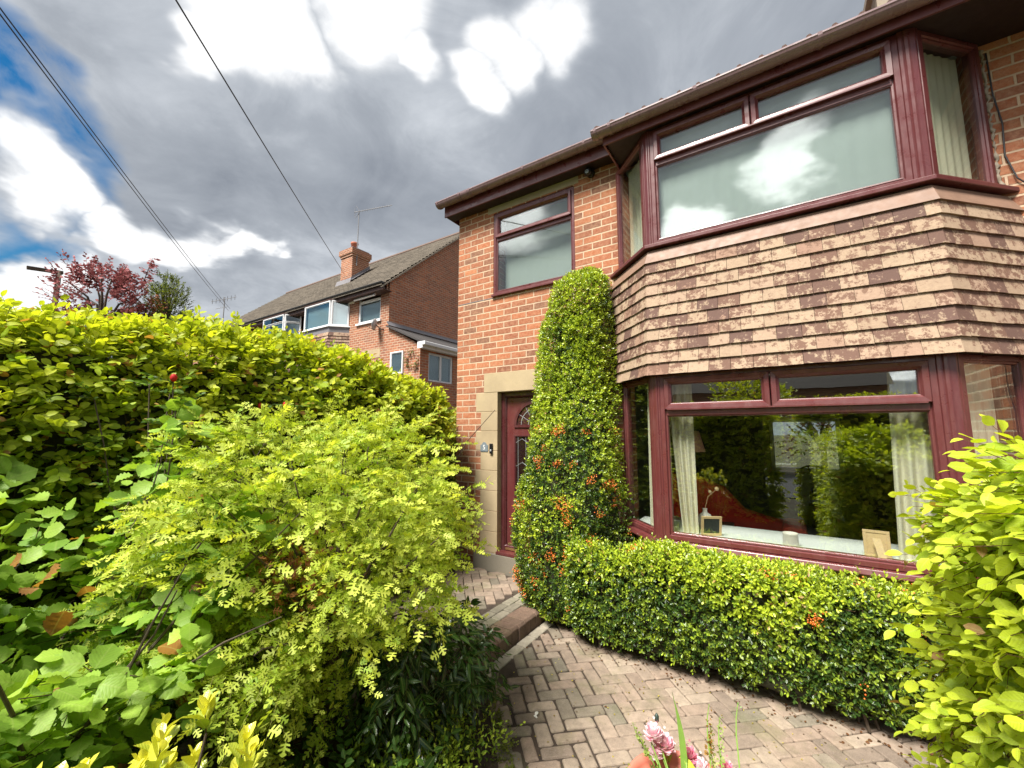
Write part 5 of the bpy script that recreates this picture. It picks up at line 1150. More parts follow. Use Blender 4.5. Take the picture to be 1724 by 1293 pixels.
crown_tree('copper_bush', 'small copper-brown bush top between the red tree and the conifer', 'bush', (-12.8, 3.12, 1.8), 4.30, (.35, .40, .85), 300, OV2, .055, ccop, 83, sl=.18, lump=.15, mat='petal')
t = empty('utility_pole', (-27.5, 3.6, 2.3), 'wooden utility pole with a short crossarm left of the red-leaved tree', 'utility pole')
mb = MB(); mb.tube([(-27.5, 3.62, 2.2), (-27.5, 3.62, 9.25)], [.13, .09], 10); mb.build('pole', 'bark', t, smooth=True)
mb = MB(); mb.M = Matrix.Translation((-27.5, 3.4, 9.15)) @ Matrix.Rotation(R(6), 4, 'X'); mb.box(-.08, .08, -.75, .35, -.07, .07)
mb.build('crossarm', 'bark', t)
def wire(a, b, sag, r, label, n=26, name='overhead_wire'):
    a, b = Vector(a), Vector(b); mb = MB(); mb.tube([a.lerp(b, i/n)-Vector((0, 0, sag*4*(i/n)*(1-i/n))) for i in range(n+1)], r, 5); tag(mb.build(name, 'wire_black'), label, 'wire')
wire((-2.9, -1.15, 6.52), (-16.25, 10.62, 9.1), .06, .011, 'thin overhead wire running down to the neighbouring chimney')
wire((-1.6, -2.9, 6.42), (-28.5, 11.05, 9.5), .16, .009, 'upper strand of the paired overhead wires across the blue gap at top left')
wire((-1.6, -2.9, 6.395), (-28.6, 11.0, 9.40), .16, .009, 'lower strand of the paired overhead wires across the blue gap at top left')

# ------------------------------------------------------------------ the neighbouring semi-detached house, up the slope
def simple_window(x0, x1, y, z0, z1, parent, tr=None, cols=None, openq=False, axis=None, p=None, q=None):
    p = p or (x0, y); q = q or (x1, y)
    w_, f_ = window_unit(p, q, z0, z1, parent, mat='white_upvc', gl='glass_far', transom=tr, sashes=False, openq=openq, scale=1.0)
    mb = MB(); f_.bar(mb, .05, f_.len-.05, z0+.05, (tr or z1)-.05, -.09, -.08); mb.build('pane_backing', 'pane_backing_pale', w_)  # pale panel for net curtains, also standing in for reflections in the glass
    if cols:
        mb = MB()
        for c in cols: f_.bar(mb, f_.len*c-.04, f_.len*c+.04, z0+.05, z1-.05, -.02, .036)
        mb.build('mullion', 'white_upvc', w_)
    return w_, f_
def far_roof(mb, x0, x1, y0, z0, y1, z1, n=26, c=(.135, .115, .09)):
    rng = np.random.default_rng(4); dy, dz = (y1-y0)/n, (z1-z0)/n; L = math.hypot(dy, dz); up = .045
    nx = int((x1-x0)/.28)
    for i in range(n):
        ya, za = y0+dy*i, z0+dz*i
        for k in range(nx):
            xa = x0+(x1-x0)*k/nx; xb = x0+(x1-x0)*(k+1)/nx-.008; cc = tuple(np.array(c)*rng.uniform(.75, 1.25)*(1 if rng.uniform() > .06 else .7)); j = rng.uniform(0, .008)
            mb.add([(xa, ya-.02, za+up+j), (xb, ya-.02, za+up+j), (xb, ya+dy, za+dz+.012), (xa, ya+dy, za+dz+.012), (xa, ya-.02, za), (xb, ya-.02, za)], [(0, 1, 2, 3), (4, 5, 1, 0)], cc)
def neighbour():
    X1, Y0, ZG, EZ = -10.83, 8.87, 1.75, 6.95; X0 = -25.6; YR, ZR = 13.0, 10.45; YB = 17.1
    h = empty('semi_detached_house', (-18, Y0, ZG), 'brown brick house with white bay windows and a chimney beyond the left hedge', 'house')
    wins = [(-12.48, -11.27, 5.67, 6.78), (-15.45, -13.05, 5.62, 6.72), (-19.4, -15.75, 5.45, 6.72)]
    wall_mesh(X0, X1, ZG-.3, EZ, Y0, Y0+.25, wins+[(-15.4, -13.1, 2.9, 4.3)]).build('wall', 'brick_far_front', h)
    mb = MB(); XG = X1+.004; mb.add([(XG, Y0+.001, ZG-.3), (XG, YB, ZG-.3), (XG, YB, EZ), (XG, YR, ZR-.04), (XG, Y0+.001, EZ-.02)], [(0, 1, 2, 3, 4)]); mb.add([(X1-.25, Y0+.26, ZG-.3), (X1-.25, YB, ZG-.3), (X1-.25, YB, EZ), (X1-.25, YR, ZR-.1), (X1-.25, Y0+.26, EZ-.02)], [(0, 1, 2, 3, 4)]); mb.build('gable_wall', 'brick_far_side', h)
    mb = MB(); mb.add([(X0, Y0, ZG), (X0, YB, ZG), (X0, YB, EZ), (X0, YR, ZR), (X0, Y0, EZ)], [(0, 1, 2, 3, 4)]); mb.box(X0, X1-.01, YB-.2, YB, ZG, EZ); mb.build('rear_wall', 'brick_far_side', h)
    mb = MB(); far_roof(mb, X0-.1, X1+.14, Y0-.42, EZ-.36+.06, YR, ZR+.03); mb.build('roof', 'roof_tile', h)
    mb = MB(); mb.add([(X0, YR, ZR+.03), (X1+.14, YR, ZR+.03), (X1+.14, YB+.4, EZ-.3), (X0, YB+.4, EZ-.3)], [(0, 1, 2, 3)], (.13, .11, .09)); mb.tube([(X0, YR, ZR+.04), (X1+.14, YR, ZR+.04)], .10, 8, (.15, .10, .08)); mb.build('rear_roof', 'roof_tile', h)
    mb = MB(); mb.add([(X1+.02, Y0-.40, EZ-.36), (X1+.15, Y0-.40, EZ-.36), (X1+.15, YR, ZR), (X1+.02, YR, ZR), (X1+.02, Y0-.40, EZ-.30), (X1+.15, Y0-.40, EZ-.30), (X1+.15, YR, ZR+.06), (X1+.02, YR, ZR+.06)], [(0, 3, 2, 1), (4, 5, 6, 7), (0, 1, 5, 4), (1, 2, 6, 5), (2, 3, 7, 6), (3, 0, 4, 7)]); mb.build('verge', 'mortar', h)
    mb = MB(); mb.box(X0, X1+.12, Y0-.36, Y0-.32, EZ-.42, EZ-.22); mb.box(X0, X1+.12, Y0-.32, Y0-.001, EZ-.42, EZ-.40); mb.build('fascia', 'fascia_wood', h)
    g = MB(); gutter(g, X0, X1+.16, Y0-.42, EZ-.20, .06)
    for i in range(16): bracket(g, X1-.5-i*.9, Y0-.42, EZ-.2, .066, .03)
    g.build('gutter', 'black_upvc', h)
    # single window with its top light held open
    w_, f_ = simple_window(-12.48, -11.27, Y0+.06, 5.67, 6.78, h, tr=6.42, openq=True)
    mb = MB(); a = R(38); hz, hy = 6.74, Y0+.02
    pr = lambda u, s_, d: (-12.44+u, hy-math.sin(a)*s_-math.cos(a)*d, hz-math.cos(a)*s_+math.sin(a)*d)
    for (u0, u1, s0, s1) in ((0, 1.13, 0, .06), (0, 1.13, .32, .38), (0, .06, .06, .32), (1.07, 1.13, .06, .32)):
        mb.add([pr(u, s_, d) for d in (0, .05) for s_ in (s0, s1) for u in (u0, u1)], [(0, 2, 3, 1), (4, 5, 7, 6), (0, 1, 5, 4), (2, 6, 7, 3), (0, 4, 6, 2), (1, 3, 7, 5)])
    sash = mb.build('open_sash', 'white_upvc', w_); sash['label'] = 'white top light propped open'
    mb = MB(); mb.add([pr(.06, .06, .02), pr(1.07, .06, .02), pr(1.07, .32, .02), pr(.06, .32, .02)], [(0, 1, 2, 3)]); mb.build('open_pane', 'glass_far', w_)
    mb = MB(); mb.box(-12.55, -11.2, Y0-.06, Y0+.08, 5.60, 5.665); mb.build('window_sill', 'white_upvc', h)
    def bayw(xl, xc0, xc1, xr, z0, z1, tr=None):
        yb = Y0-.47
        if xc0 - xl > .05: simple_window(0, 0, 0, z0, z1, h, tr=tr, p=(xl, Y0-.0), q=(xc0-.03, yb+.02))
        simple_window(xc0, xc1, yb, z0, z1, h, tr=tr)
        simple_window(0, 0, 0, z0, z1, h, tr=tr, p=(xc1+.03, yb+.02), q=(xr, Y0))
        def slab(d, za, zb, m, nm):
            mb = MB(); mb.prism([(xl-d, Y0-.001), (xc0-d*.4, yb-d), (xc1+d*.4, yb-d), (xr+d, Y0-.001)], za, zb); mb.build(nm, m, h)
        slab(.09, z0-.04, z0-.001, 'white_upvc', 'bay_sill'); slab(.03, z0-.26, z0-.041, 'lead', 'bay_flashing'); slab(-.05, z0-1.4, z0-.261, 'lead', 'bay_board'); slab(.04, z1+.001, z1+.05, 'fascia_wood', 'bay_head')
        T = MB()
        for i in range(10):
            zb = z0-1.37+.111*i; d = .075; P0 = [(xl-d, Y0), (xc0-d*.4, yb-d), (xc1+d*.4, yb-d), (xr+d, Y0)]; d = .045; P1 = [(xl-d, Y0), (xc0-d*.4, yb-d), (xc1+d*.4, yb-d), (xr+d, Y0)]
            for s in range(3):
                L = math.dist(P0[s], P0[s+1]); n = max(2, round(L/.166))
                for k in range(n):
                    u0, u1 = (k+(.0 if i % 2 or k == 0 else -.5))/n+.002, (k+1+(-.5 if not i % 2 and k < n-1 else 0))/n-.002; r1, r2 = RNG.uniform(0, 1, 2)
                    L_ = lambda W_, u, z: (W_[s][0]+(W_[s+1][0]-W_[s][0])*u, W_[s][1]+(W_[s+1][1]-W_[s][1])*u, z)
                    T.add([L_(P0, u0, zb), L_(P0, u1, zb), L_(P1, u1, zb+.13), L_(P1, u0, zb+.13), L_(P1, u1, zb-.0), L_(P1, u0, zb-.0)], [(0, 1, 2, 3), (0, 5, 4, 1)], (r1, r2, .4))
        T.build('tile_cladding', 'clay_tile', h)
    bayw(-15.5, -15.1, -13.45, -13.0, 5.66, 6.60); bayw(-18.8, -18.3, -16.65, -16.2, 5.55, 6.60, tr=6.27)
    bayw(-15.5, -15.1, -13.45, -13.0, 2.9, 4.2)
    mb = MB(); mb.box(-25.4, X1-.3, Y0+1.6, Y0+1.7, ZG, EZ-.4); mb.box(-25.4, X1-.3, Y0+.26, Y0+1.6, 5.3, 5.35); mb.build('inner_walls', 'plaster_dark', h)
    mb = MB(); mb.box(-12.2, -11.2, Y0-.01, Y0+.1, 4.35, 4.66); mb.build('stone_lintel', 'stone', h)
    # chimney with flaunching, pot
    ch = MB(); ch.box(-15.95, -15.15, 10.35, 11.20, 8.0, 9.46); ch.box(-15.99, -15.11, 10.31, 11.24, 9.46, 9.56); ch.box(-16.03, -15.07, 10.27, 11.28, 9.56, 9.80); c_ = ch.build('chimney', 'brick_far_front', h, bevel=.01)
    mb = MB(); mb.prism([(-15.95, 10.35), (-15.15, 10.35), (-15.15, 11.20), (-15.95, 11.20)], 9.801, 9.87); mb.build('flaunching', 'lead', c_)
    mb = MB(); mb.lathe([(.15, 9.84), (.14, 10.2), (.165, 10.22), (.165, 10.29), (.12, 10.30)], (-15.62, 10.75, 0), 18); mb.build('chimney_pot', 'terracotta', c_, smooth=True)
    mb = MB(); s_ = .86
    mb.add([(-16.1, 10.28, 8.42), (-15.05, 10.28, 8.42), (-15.05, 10.20, 8.16), (-16.1, 10.20, 8.16)], [(0, 1, 2, 3)]); mb.add([(-15.14, 10.3, 8.25), (-15.14, 11.25, 9.07), (-15.14, 11.25, 9.28), (-15.14, 10.3, 8.46)], [(0, 1, 2, 3)]); mb.add([(-15.14, 10.25, 8.30), (-15.0, 10.25, 8.30), (-15.0, 11.25, 9.16), (-15.14, 11.25, 9.16)], [(0, 1, 2, 3)])
    mb.build('chimney_flashing', 'lead', c_)
    # side extension with a lean-to roof
    e0, e1, ye = X1, -9.30, 14.4
    mb = MB(); mb.add([(e0, Y0, ZG-.3), (e1, Y0, ZG-.3), (e1, Y0, 4.55), (e0, Y0, 5.33)], [(0, 1, 2, 3)]); mb.build('extension_front', 'brick_far_front', h)
    wm = MB(); W_ = [(9.24, 10.37, 3.45, 4.37), (12.3, 13.2, 3.0, 4.2)]
    ys = sorted({Y0, ye, *[a[0] for a in W_], *[a[1] for a in W_]}); zs = sorted({ZG-.3, 4.55, *[a[2] for a in W_], *[a[3] for a in W_]})
    for i in range(len(ys)-1):
        for j in range(len(zs)-1):
            if any(a[0] < (ys[i]+ys[i+1])/2 < a[1] and a[2] < (zs[j]+zs[j+1])/2 < a[3] for a in W_): continue
            wm.add([(e1, ys[i], zs[j]), (e1, ys[i+1], zs[j]), (e1, ys[i+1], zs[j+1]), (e1, ys[i], zs[j+1])], [(0, 1, 2, 3)])
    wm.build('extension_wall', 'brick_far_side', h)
    simple_window(0, 0, 0, 3.45, 4.37, h, p=(e1-.05, 9.24), q=(e1-.05, 10.37), cols=[.5]); simple_window(0, 0, 0, 3.0, 4.2, h, p=(e1-.05, 12.3), q=(e1-.05, 13.2))
    mb = MB(); mb.box(e0+.3, e1-.4, Y0+.4, ye, ZG, 4.4); mb.build('extension_room', 'plaster_dark', h)
    mb = MB(); mb.add([(e0+.01, Y0-.12, 5.38), (e1+.22, Y0-.12, 4.62), (e1+.22, ye, 4.62), (e0+.01, ye, 5.38), (e0+.01, Y0-.12, 5.33), (e1+.22, Y0-.12, 4.56), (e1+.22, ye, 4.56), (e0+.01, ye, 5.33)], [(0, 1, 2, 3), (4, 7, 6, 5), (0, 4, 5, 1), (1, 5, 6, 2), (2, 6, 7, 3), (3, 7, 4, 0)], (.045, .043, .045)); mb.build('extension_roof', 'roof_tile', h)
    mb = MB(); mb.add([(e0+.012, Y0-.1, 5.52), (e0+.012, ye, 5.52), (e0+.10, ye, 5.375), (e0+.10, Y0-.1, 5.375)], [(0, 1, 2, 3)]); mb.build('extension_flashing', 'lead', h)
    mb = MB(); mb.M = Matrix.Rotation(R(-90), 4, 'Z'); gutter(mb, -ye, -(Y0-.14), e1+.28, 4.60, .06); mb.M = None
    g = MB(); g.box(e1+.20, e1+.33, Y0-.14, ye, 4.50, 4.62); g.build('gutter', 'white_upvc', h, bevel=.02)
    mb = MB(); mb.box(e1+.03, e1+.20, Y0-.10, ye, 4.42, 4.56); mb.box(e1+.0, e1+.22, Y0-.125, Y0-.101, 4.42, 4.62); mb.build('fascia', 'white_upvc', h)
    simple_window(-10.62, -10.02, Y0-.03, 3.7, 4.44, h); mb = MB(); mb.box(-10.58, -10.06, Y0-.02, Y0-.004, 3.74, 4.40); mb.build('pane_backing', 'slate_grey', h)  # dark panel stands in for the unlit room; the wall has no opening
    t = empty('satellite_dish', (-11.1, Y0-.02, 5.3), 'grey satellite dish on the corner of the neighbouring brick house', 'satellite dish')
    mb = MB(); mb.M = Matrix.Translation((-11.2, Y0-.22, 5.42)) @ Matrix.Rotation(R(-60), 4, 'Z') @ Matrix.Rotation(R(78), 4, 'X'); mb.lathe([(.002, 0), (.10, .012), (.20, .05), (.20, .058), (.10, .022), (.002, .01)], n=22); mb.build('dish', 'satin_grey', t, smooth=True)
    mb = MB(); mb.tube([(-11.2, Y0-.22, 5.42), (-11.1, Y0-.10, 5.28), (-11.05, Y0-.0, 5.28)], .018, 6); mb.tube([(-11.2, Y0-.2, 5.22), (-11.42, Y0-.42, 5.36)], .01, 5); mb.build('arm', 'black_upvc', t)
    t = empty('alarm_box', (-12.82, Y0, 6.62), 'cream alarm box under the eaves beside the white bay window', 'alarm box')
    mb = MB(); mb.prism([(-12.96, 6.55), (-12.90, 6.47), (-12.74, 6.47), (-12.68, 6.55), (-12.68, 6.74), (-12.74, 6.80), (-12.90, 6.80), (-12.96, 6.74)], Y0-.10, Y0-.001, 'y'); mb.build('case', 'alarm_cream', t, bevel=.015)
    mb = MB(); mb.box(-12.87, -12.77, Y0-.105, Y0-.10, 6.55, 6.58); mb.build('lamp', 'black_plastic', t)
    t = empty('tv_aerial', (-15.5, 10.8, 9.3), 'television aerial on a mast strapped to the neighbouring chimney', 'aerial')
    mb = MB(); mb.tube([(-15.12, 10.55, 9.05), (-15.12, 10.55, 11.55)], .022, 6); mb.build('mast', 'galvanised', t)
    mb = MB(); a, b = Vector((-15.3, 10.45, 11.52)), Vector((-13.6, 11.1, 11.62)); mb.tube([a, b], .016, 5); d = (b-a).normalized(); s_ = Vector((0, 0, 1))
    for i in range(12): p = a.lerp(b, .22+.065*i); mb.tube([p-s_*.07, p+s_*.07], .007, 4)
    p = a.lerp(b, .12); mb.tube([p-s_*.28-d*.14, p+d*.05, p+s_*.28-d*.14], .010, 4); mb.tube([p-s_*.24-d*.2, p+s_*.24-d*.2], .008, 4); mb.build('antenna', 'galvanised', t)
    rng = np.random.default_rng(91); Lv = Leaves(); n = 46; a = rng.uniform(0, 6.28, n); P = np.c_[-9.62+.24*np.cos(a), np.full(n, Y0-.06), 4.12+.26*np.sin(a)]+rng.normal(0, .03, (n, 3))
    t = empty('hanging_wreath', (-9.62, Y0-.05, 4.1), 'round wreath of pale pink flowers on the front of the brick extension', 'wreath')
    def cw(y, tt, rng, M): c = mixc((.10, .16, .05), (.22, .26, .10), y); q = rng.uniform(0, 1, M) < .35; c[q] = (.62, .38, .42); return c
    shoots(Lv, OV2, P, rng.normal(0, 1, P.shape)*[1, .4, 1], 5, .10, .055, cw, rng, tr=.003); Lv.build('foliage', 'leaf_soft', t)
neighbour()
def back_house(name, label, x0, x1, y0, zg, ez, zr, aer=None, dark=1.0):
    h = empty(name, ((x0+x1)/2, y0, zg), label, 'house')
    rng = np.random.default_rng(3); yr = y0+3.9
    mb = MB(); mb.box(x0+.2, x1-.2, y0+.3, y0+7.6, zg, ez); mb.add([(x1-.2, y0+.3, ez), (x1-.2, y0+7.6, ez), (x1-.2, yr, zr-.12), (x0+.2, y0+.3, ez), (x0+.2, y0+7.6, ez), (x0+.2, yr, zr-.12)], [(0, 1, 2), (3, 5, 4)]); mb.build('wall', 'brick_far_front', h)
    mb = MB(); far_roof(mb, x0, x1, y0, ez-.1, yr, zr, 18, (.06, .045, .045)); mb.add([(x0, yr, zr), (x1, yr, zr), (x1, y0+7.8, ez-.1), (x0, y0+7.8, ez-.1)], [(0, 1, 2, 3)], (.06, .05, .05)); mb.build('roof', 'roof_tile', h)
    for i in range(max(1, int((x1-x0)/4))): xw = x0+1.2+i*3.6; simple_window(xw, xw+1.5, y0+.27, ez-1.6, ez-.5, h); simple_window(xw, xw+1.5, y0+.27, zg+1.0, zg+2.2, h)
    return h
back_house('far_house', 'dark roofed house with an aerial behind the far end of the neighbouring roof', -46, -34.2, 13.0, 2.5, 9.4, 11.4)
t = empty('tv_aerial', (-36.2, 13.5, 10.2), 'small distant television aerial over the dark far roof at left', 'aerial'); mb = MB(); mb.tube([(-36.2, 13.6, 10.2), (-36.2, 13.6, 12.4)], .04, 5); mb.build('mast', 'galvanised', t)
mb = MB(); mb.tube([(-37.3, 13.1, 12.1), (-35.2, 14.0, 12.35)], .022, 5); mb.tube([(-36.9, 13.3, 11.5), (-35.9, 13.7, 11.6)], .02, 5)
for i in range(7): p = Vector((-37.2, 13.15, 12.1)).lerp(Vector((-35.3, 13.95, 12.33)), i/6); mb.tube([p-Vector((0, 0, .2)), p+Vector((0, 0, .2))], .02, 4)
mb.build('antenna', 'galvanised', t)

# ------------------------------------------------------------------ what stands behind the camera and shows in the window panes
def front_hedge(b, seed, label, n=2600):
    rng = np.random.default_rng(seed); t = empty('hedge', ((b[0]+b[1])/2, (b[2]+b[3])/2, 0), label, 'hedge'); P, N = hedge_points(b, n, rng, ('y1', 'z1', 'x1', 'x0'), .09, 2.2, seed, .25, .12); Lv = Leaves()
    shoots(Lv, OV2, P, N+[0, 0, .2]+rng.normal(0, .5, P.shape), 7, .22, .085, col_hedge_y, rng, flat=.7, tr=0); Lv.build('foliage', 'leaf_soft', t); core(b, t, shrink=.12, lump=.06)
front_hedge((-3.6, -.33, -3.3, -2.5, 0, 2.35), 101, 'front garden hedge behind the viewer, left of the gateway, mirrored in the bay glass')
front_hedge((.30, 3.2, -3.3, -2.5, 0, 2.35), 102, 'front garden hedge behind the viewer, right of the gateway, mirrored in the bay glass')
back_house('house_across_the_road', 'brick house across the road mirrored in the lower bay top lights', -9, 5.5, -32, .2, 4.7, 7.4)
def cfl(y, tt, rng, M):
    c = mixc((.12, .22, .03), (.40, .50, .10), y); q = rng.uniform(0, 1, M) < .5; c[q] = (.70, .30, .26); return c
crown_tree('flowering_shrub', 'pink flowering shrub in the rear garden seen through the back room window', 'shrub', (.62, 11.0, 0), 1.75, (.55, .5, .45), 130, OV2, .07, cfl, 113, sl=.2, mat='petal')
t0 = crown_tree('street_tree', 'green tree across the road mirrored in the bay window', 'tree', (-1.2, -16.0, 0), 3.2, (1.6, 1.4, 1.3), 420, OV2, .16, col_hedge_y, 111, sl=.6)

# ------------------------------------------------------------------ the flower pot at the bottom edge
def flower_pot():
    c = Vector((-.29, 1.265, .92)); rng = np.random.default_rng(121)
    before = set(bpy.data.objects)
    t = empty('flower_pot', (c.x, c.y, .645), 'pink plastic flower pot of seedlings and columbines at the bottom edge', 'flower pot')
    mb = MB(); mb.lathe([(.10, .645), (.138, .84), (.148, .855), (.152, .858), (.152, .895), (.147, .905), (.140, .905), (.132, .89), (.128, .865)], (c.x, c.y, 0), 40); mb.build('pot', 'pot_pink', t, smooth=True)
    mb = MB(); mb.lathe([(.131, .855), (.130, .865), (.002, .885)], (c.x, c.y, 0), 24); mb.build('soil', 'soil', t)
    heads = [((-.379, 1.322, .974), 0, 1.35), ((-.354, 1.344, .940), 0, 1.5), ((-.376, 1.330, .915), 0, 1.1), ((-.296, 1.386, .912), 0, 1.15), ((-.268, 1.38, .892), 0, 1.3), ((-.198, 1.40, .905), 0, 1.0)]
    for i, (p, _, sc) in enumerate(heads):
        whiteish = (.35, .5, .3, .85, .15, .95)[i]; lab = ('topmost pale pink columbine bloom in the pot', 'largest pink and white columbine bloom in the pot', 'small white-pink columbine bloom low on the left of the pot', 'deep pink columbine bloom over the pot rim', 'nearly white columbine bloom at the bottom edge', 'crimson columbine bloom right of the pot')[i]
        f = empty('columbine', (p[0], p[1], .88), lab, 'flower', 'columbine blooms in the pink pot'); P = Vector(p)
        st = Vector((c.x+(p[0]-c.x)*.5, c.y+(p[1]-c.y)*.4, .88)); mb = MB(); mid = st.lerp(P, .6)+Vector(((p[0]-c.x)*.25, 0, .03)); mb.tube([st, st.lerp(mid, .5), mid, P-Vector((0, 0, -.002))], [.0022, .002, .0018, .0015], 6); mb.build('stem', 'stem_green', f)
        L1 = Leaves(); PT = T_ovate(.85, 4, .30, -.35, .5, peak=.6)
        for ring, (m, el, sz) in enumerate(((7, -.15, .017), (8, .25, .019), (7, .7, .018), (5, 1.4, .015), (4, 3.0, .012))):
            a = np.arange(m)/m*6.283+ring*.4+rng.normal(0, .12, m); d = np.stack([np.cos(a), np.sin(a), np.full(m, el)], -1); q = np.repeat(np.array(p)[None], m, 0)+d*.004
            cc = mixc((.95, .84, .87), (.80, .07, .24), np.clip(whiteish*.75+.25*rng.uniform(-1, 1, m), 0, 1)); L1.add(PT, q, d+rng.normal(0, .15, d.shape), np.stack([-np.cos(a)*.8, -np.sin(a)*.8, np.full(m, .7)], -1), sz*sc*rng.uniform(.8, 1.2, m), cc)
            L1.add(PT, q+d*sz*sc*.55+[0, 0, .0004], d+rng.normal(0, .1, d.shape), np.stack([-np.cos(a)*.8, -np.sin(a)*.8, np.full(m, .7)], -1), sz*sc*.52, mixc((.95, .90, .90), (.85, .16, .32), np.clip(whiteish*.6+.3*rng.uniform(-1, 1, m), 0, 1)))
        L1.build('petals', 'petal', f)
    f = empty('columbine_bud', (-.372, 1.345, .86), 'dark closed bud beside the topmost columbine bloom', 'flower'); mb = MB(); mb.lathe([(.002, 0), (.006, .006), (.0065, .018), (.002, .026)], (-.374, 1.345, 1.0), 10); mb.build('bud', 'bud_dark', f, smooth=True); mb = MB(); mb.tube([(-.33, 1.32, .86), (-.36, 1.33, .93), (-.374, 1.345, 1.0)], .0017, 5); mb.build('stem', 'stem_green', f)
    # long blade leaf
    f = empty('blade_leaf', (-.33, 1.38, .88), 'long upright pale green blade leaf rising from the middle of the pot', 'plant'); bl = MB(); n = 12; vs = []
    for i in range(n+1):
        t_ = i/n; w_ = .0095*math.sin(math.pi*min(t_*.75+.25, 1))**.7*(1-t_**4); z = .86+.242*t_; x = -.305-.022*t_**2+.006*math.sin(t_*3); y = 1.35-.01*t_; vs += [(x-w_, y, z), (x, y+.003, z), (x+w_, y, z)]
    bl.add(vs, [(i*3+k, i*3+k+1, i*3+k+4, i*3+k+3) for i in range(n) for k in (0, 1)]); bl.build('blade', 'stem_green', f, smooth=True)
    f = empty('blade_leaf', (-.30, 1.30, .88), 'short curved yellowish blade leaf inside the pot rim', 'plant'); bl = MB(); vs = []
    for i in range(n+1):
        t_ = i/n; w_ = .013*math.sin(math.pi*(t_*.7+.3))**.8; vs += [(-.26-.06*t_-w_, 1.34+.02*t_, .86+.07*math.sin(t_*2.2)), (-.26-.06*t_, 1.343+.02*t_, .86+.07*math.sin(t_*2.2)), (-.26-.06*t_+w_, 1.34+.02*t_, .86+.07*math.sin(t_*2.2))]
    bl.add(vs, [(i*3+k, i*3+k+1, i*3+k+4, i*3+k+3) for i in range(n) for k in (0, 1)]); bl.build('blade', 'leaf_yellow', f, smooth=True)
    # seed spikes
    SP = [((-.36, 1.31, .87), (-.426, 1.286, 1.012), (.40, .52, .14), 'green seed spike leaning out over the left rim of the pot'), ((-.21, 1.33, .87), (-.211, 1.425, 1.031), (.42, .54, .18), 'tall pale green seed spike right of the blade leaf'), ((-.23, 1.34, .87), (-.235, 1.416, 1.0), (.50, .55, .22), 'shorter pale seed spike next to the brown one'), ((-.24, 1.33, .87), (-.236, 1.406, 1.066), (.34, .19, .05), 'brown withered seed spike above the pot'), ((-.17, 1.33, .87), (-.165, 1.45, 1.071), (.30, .48, .22), 'thin bare stem with a small green tip at the right')]
    PD = T_ovate(.8, 2, .2, .1, .6)
    for i, (a, b, c_, lab) in enumerate(SP):
        f = empty('seed_spike', a, lab, 'seed head', 'seed spikes in the pink pot'); a, b = Vector(a), Vector(b); mb = MB(); pts = [a.lerp(b, k/6)+Vector((.006*math.sin(k), 0, 0)) for k in range(7)]; mb.tube(pts, [.0018]*5+[.0013, .0008], 5); mb.build('stem', 'stem_green', f)
        m = 70 if i < 4 else 8; tt = rng.uniform(.42 if i < 4 else .93, 1.0, m); P = np.array([a.lerp(b, float(x))[:] for x in tt]); d = rng.normal(0, 1, (m, 3)); L1 = Leaves(); L1.add(PD, P+nrm(d)*.004, d, rng.normal(0, 1, (m, 3)), rng.uniform(.006, .010, m)*(1.15-.5*(tt-.4)/.6), np.clip(np.array(c_)[None]*rng.uniform(.7, 1.3, (m, 1)), 0, 1)); L1.build('pods', 'leaf_soft', f)
    f = empty('seedlings', (c.x, c.y, .88), 'small green seedlings filling the pink pot', 'plant'); L1 = Leaves(); m = 50; P = np.array(c)+rng.normal(0, 1, (m, 3))*[.05, .05, 0]; P[:, 2] = .862; shoots(L1, OV, P, rng.normal(0, .35, P.shape)+[0, 0, 1], 5, .06, .022, lambda y, t_, r, M: mixc((.14, .26, .03), (.42, .50, .10), np.clip(y, 0, 1)), rng, tr=.0008); L1.build('foliage', 'leaf_soft', f)
    # pot and its plants scaled about the camera until the pot stands on the paving
    K = 1.531; T = Matrix.Translation((-.444, 1.937, 0)) @ Matrix.Scale(K, 4) @ Matrix.Translation((-.29*-1, -1.265, -.645))
    bpy.context.view_layer.update()
    for o in set(bpy.data.objects)-before:
        if o.type == 'MESH': o.data.transform(T); o.parent and setattr(o, 'matrix_parent_inverse', Matrix.Identity(4))
    for o in set(bpy.data.objects)-before:
        if o.type == 'EMPTY': o.location = T @ o.location
    bpy.context.view_layer.update()
    for o in set(bpy.data.objects)-before:
        if o.type == 'MESH' and o.parent: o.matrix_parent_inverse = o.parent.matrix_world.inverted()
mat_plain('stem_green', (.20, .34, .06), .5, .2, 30); mat_plain('leaf_yellow', (.48, .50, .06), .5, .2, 20); mat_plain('bud_dark', (.03, .05, .04), .5)
flower_pot()
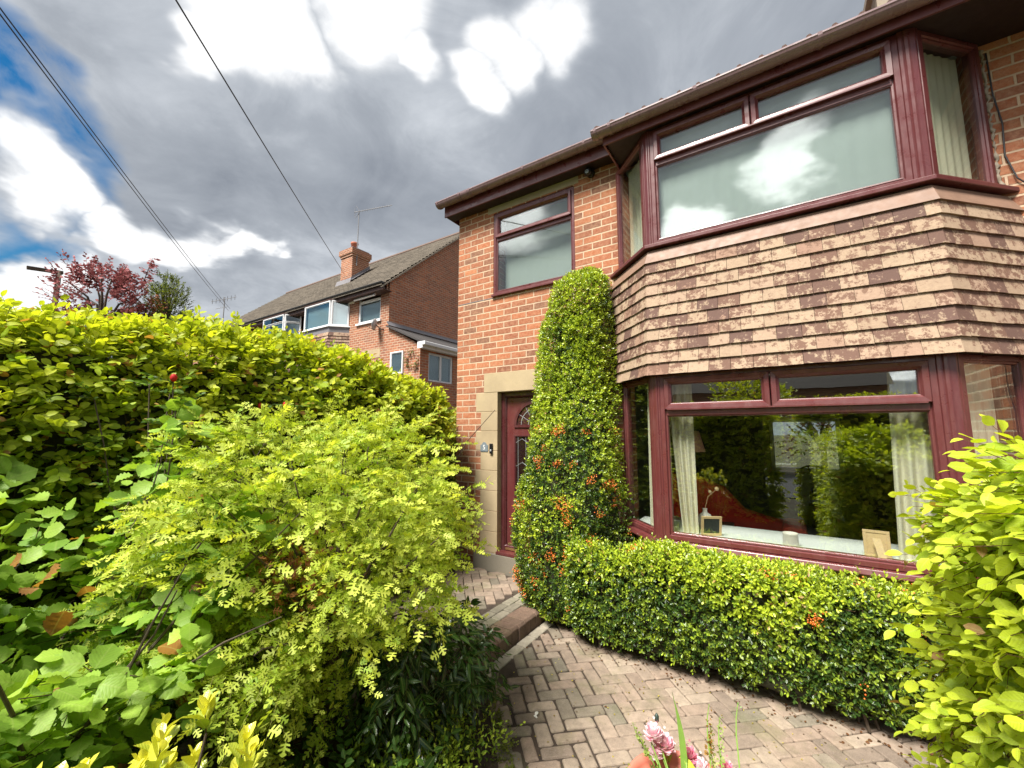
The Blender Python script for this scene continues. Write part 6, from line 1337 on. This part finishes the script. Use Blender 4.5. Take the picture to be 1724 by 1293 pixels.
# petals, fallen leaves and weeds on the paving
def litter():
    rng = np.random.default_rng(131)
    for i, (x, y, lab) in enumerate([(-2.03, 2.42, 'white petal on the bricks just below the step'), (-1.95, 2.33, 'white petal lying near the border of the paving'), (-1.86, 2.16, 'white petal in the moss left of the path'), (-1.66, 2.06, 'white petal on the bottom left paving brick'), (-1.50, 2.52, 'white petal between two paving bricks')]):
        L1 = Leaves(); L1.add(T_ovate(.7, 4, .5, .3, .6), np.array([[x, y, .006], [x+.008, y+.006, .008]]), np.array([[1, .3, .1], [.3, 1, .3]])+rng.normal(0, .3, (2, 3)), np.array([[0, 0, 1.], [.3, 0, 1.]]), .03, np.array([[.85, .84, .78]]*2)); o = L1.build('petal', 'petal'); tag(o, lab, 'petal', 'fallen white petals')
    m = 520; L1 = Leaves(); P = np.c_[rng.uniform(-2.0, 1.4, m), 3.52+rng.exponential(.09, m)*-1+rng.uniform(-.02, .3, m), np.full(m, .006)]; L1.add(OV2, P, rng.normal(0, 1, (m, 3))*[1, 1, .15], rng.normal(0, .3, (m, 3))+[0, 0, 1], rng.uniform(.008, .028, m), mixc((.06, .03, .02), (.22, .09, .04), rng.uniform(0, 1, m)))
    m = 420; P = np.c_[rng.uniform(-2.0, 1.2, m), rng.uniform(1.8, 3.5, m), np.full(m, .006)]; P = P[[P[i, 0] > left_edge(P[i, 1])+.05 for i in range(m)]]; m = len(P); L1.add(OV2, P, rng.normal(0, 1, (m, 3))*[1, 1, .1], rng.normal(0, .2, (m, 3))+[0, 0, 1], rng.uniform(.006, .018, m), mixc((.10, .05, .03), (.62, .52, .08), rng.uniform(0, 1, m)))
    o = L1.build('leaf_litter', 'leaf_soft'); tag(o, 'scattered dry leaf litter along the foot of the low hedge', 'leaf litter', kind='stuff')
    m = 420; L1 = Leaves(); t_ = rng.uniform(0, 1, m); yy = 2.62-.95*t_; P = np.c_[-2.0+(2.72-yy)*.92+rng.normal(0, .045, m), yy, np.full(m, .0)]; shoots(L1, OV2, P, rng.normal(0, .5, P.shape)+[0, 0, .6], 4, .03, .014, lambda y, t_, r, M: mixc((.09, .12, .02), (.28, .34, .05), y), rng, tr=0); o = L1.build('moss', 'leaf_soft'); tag(o, 'mossy weeds along the left border of the paving', 'weeds', kind='stuff')
litter()
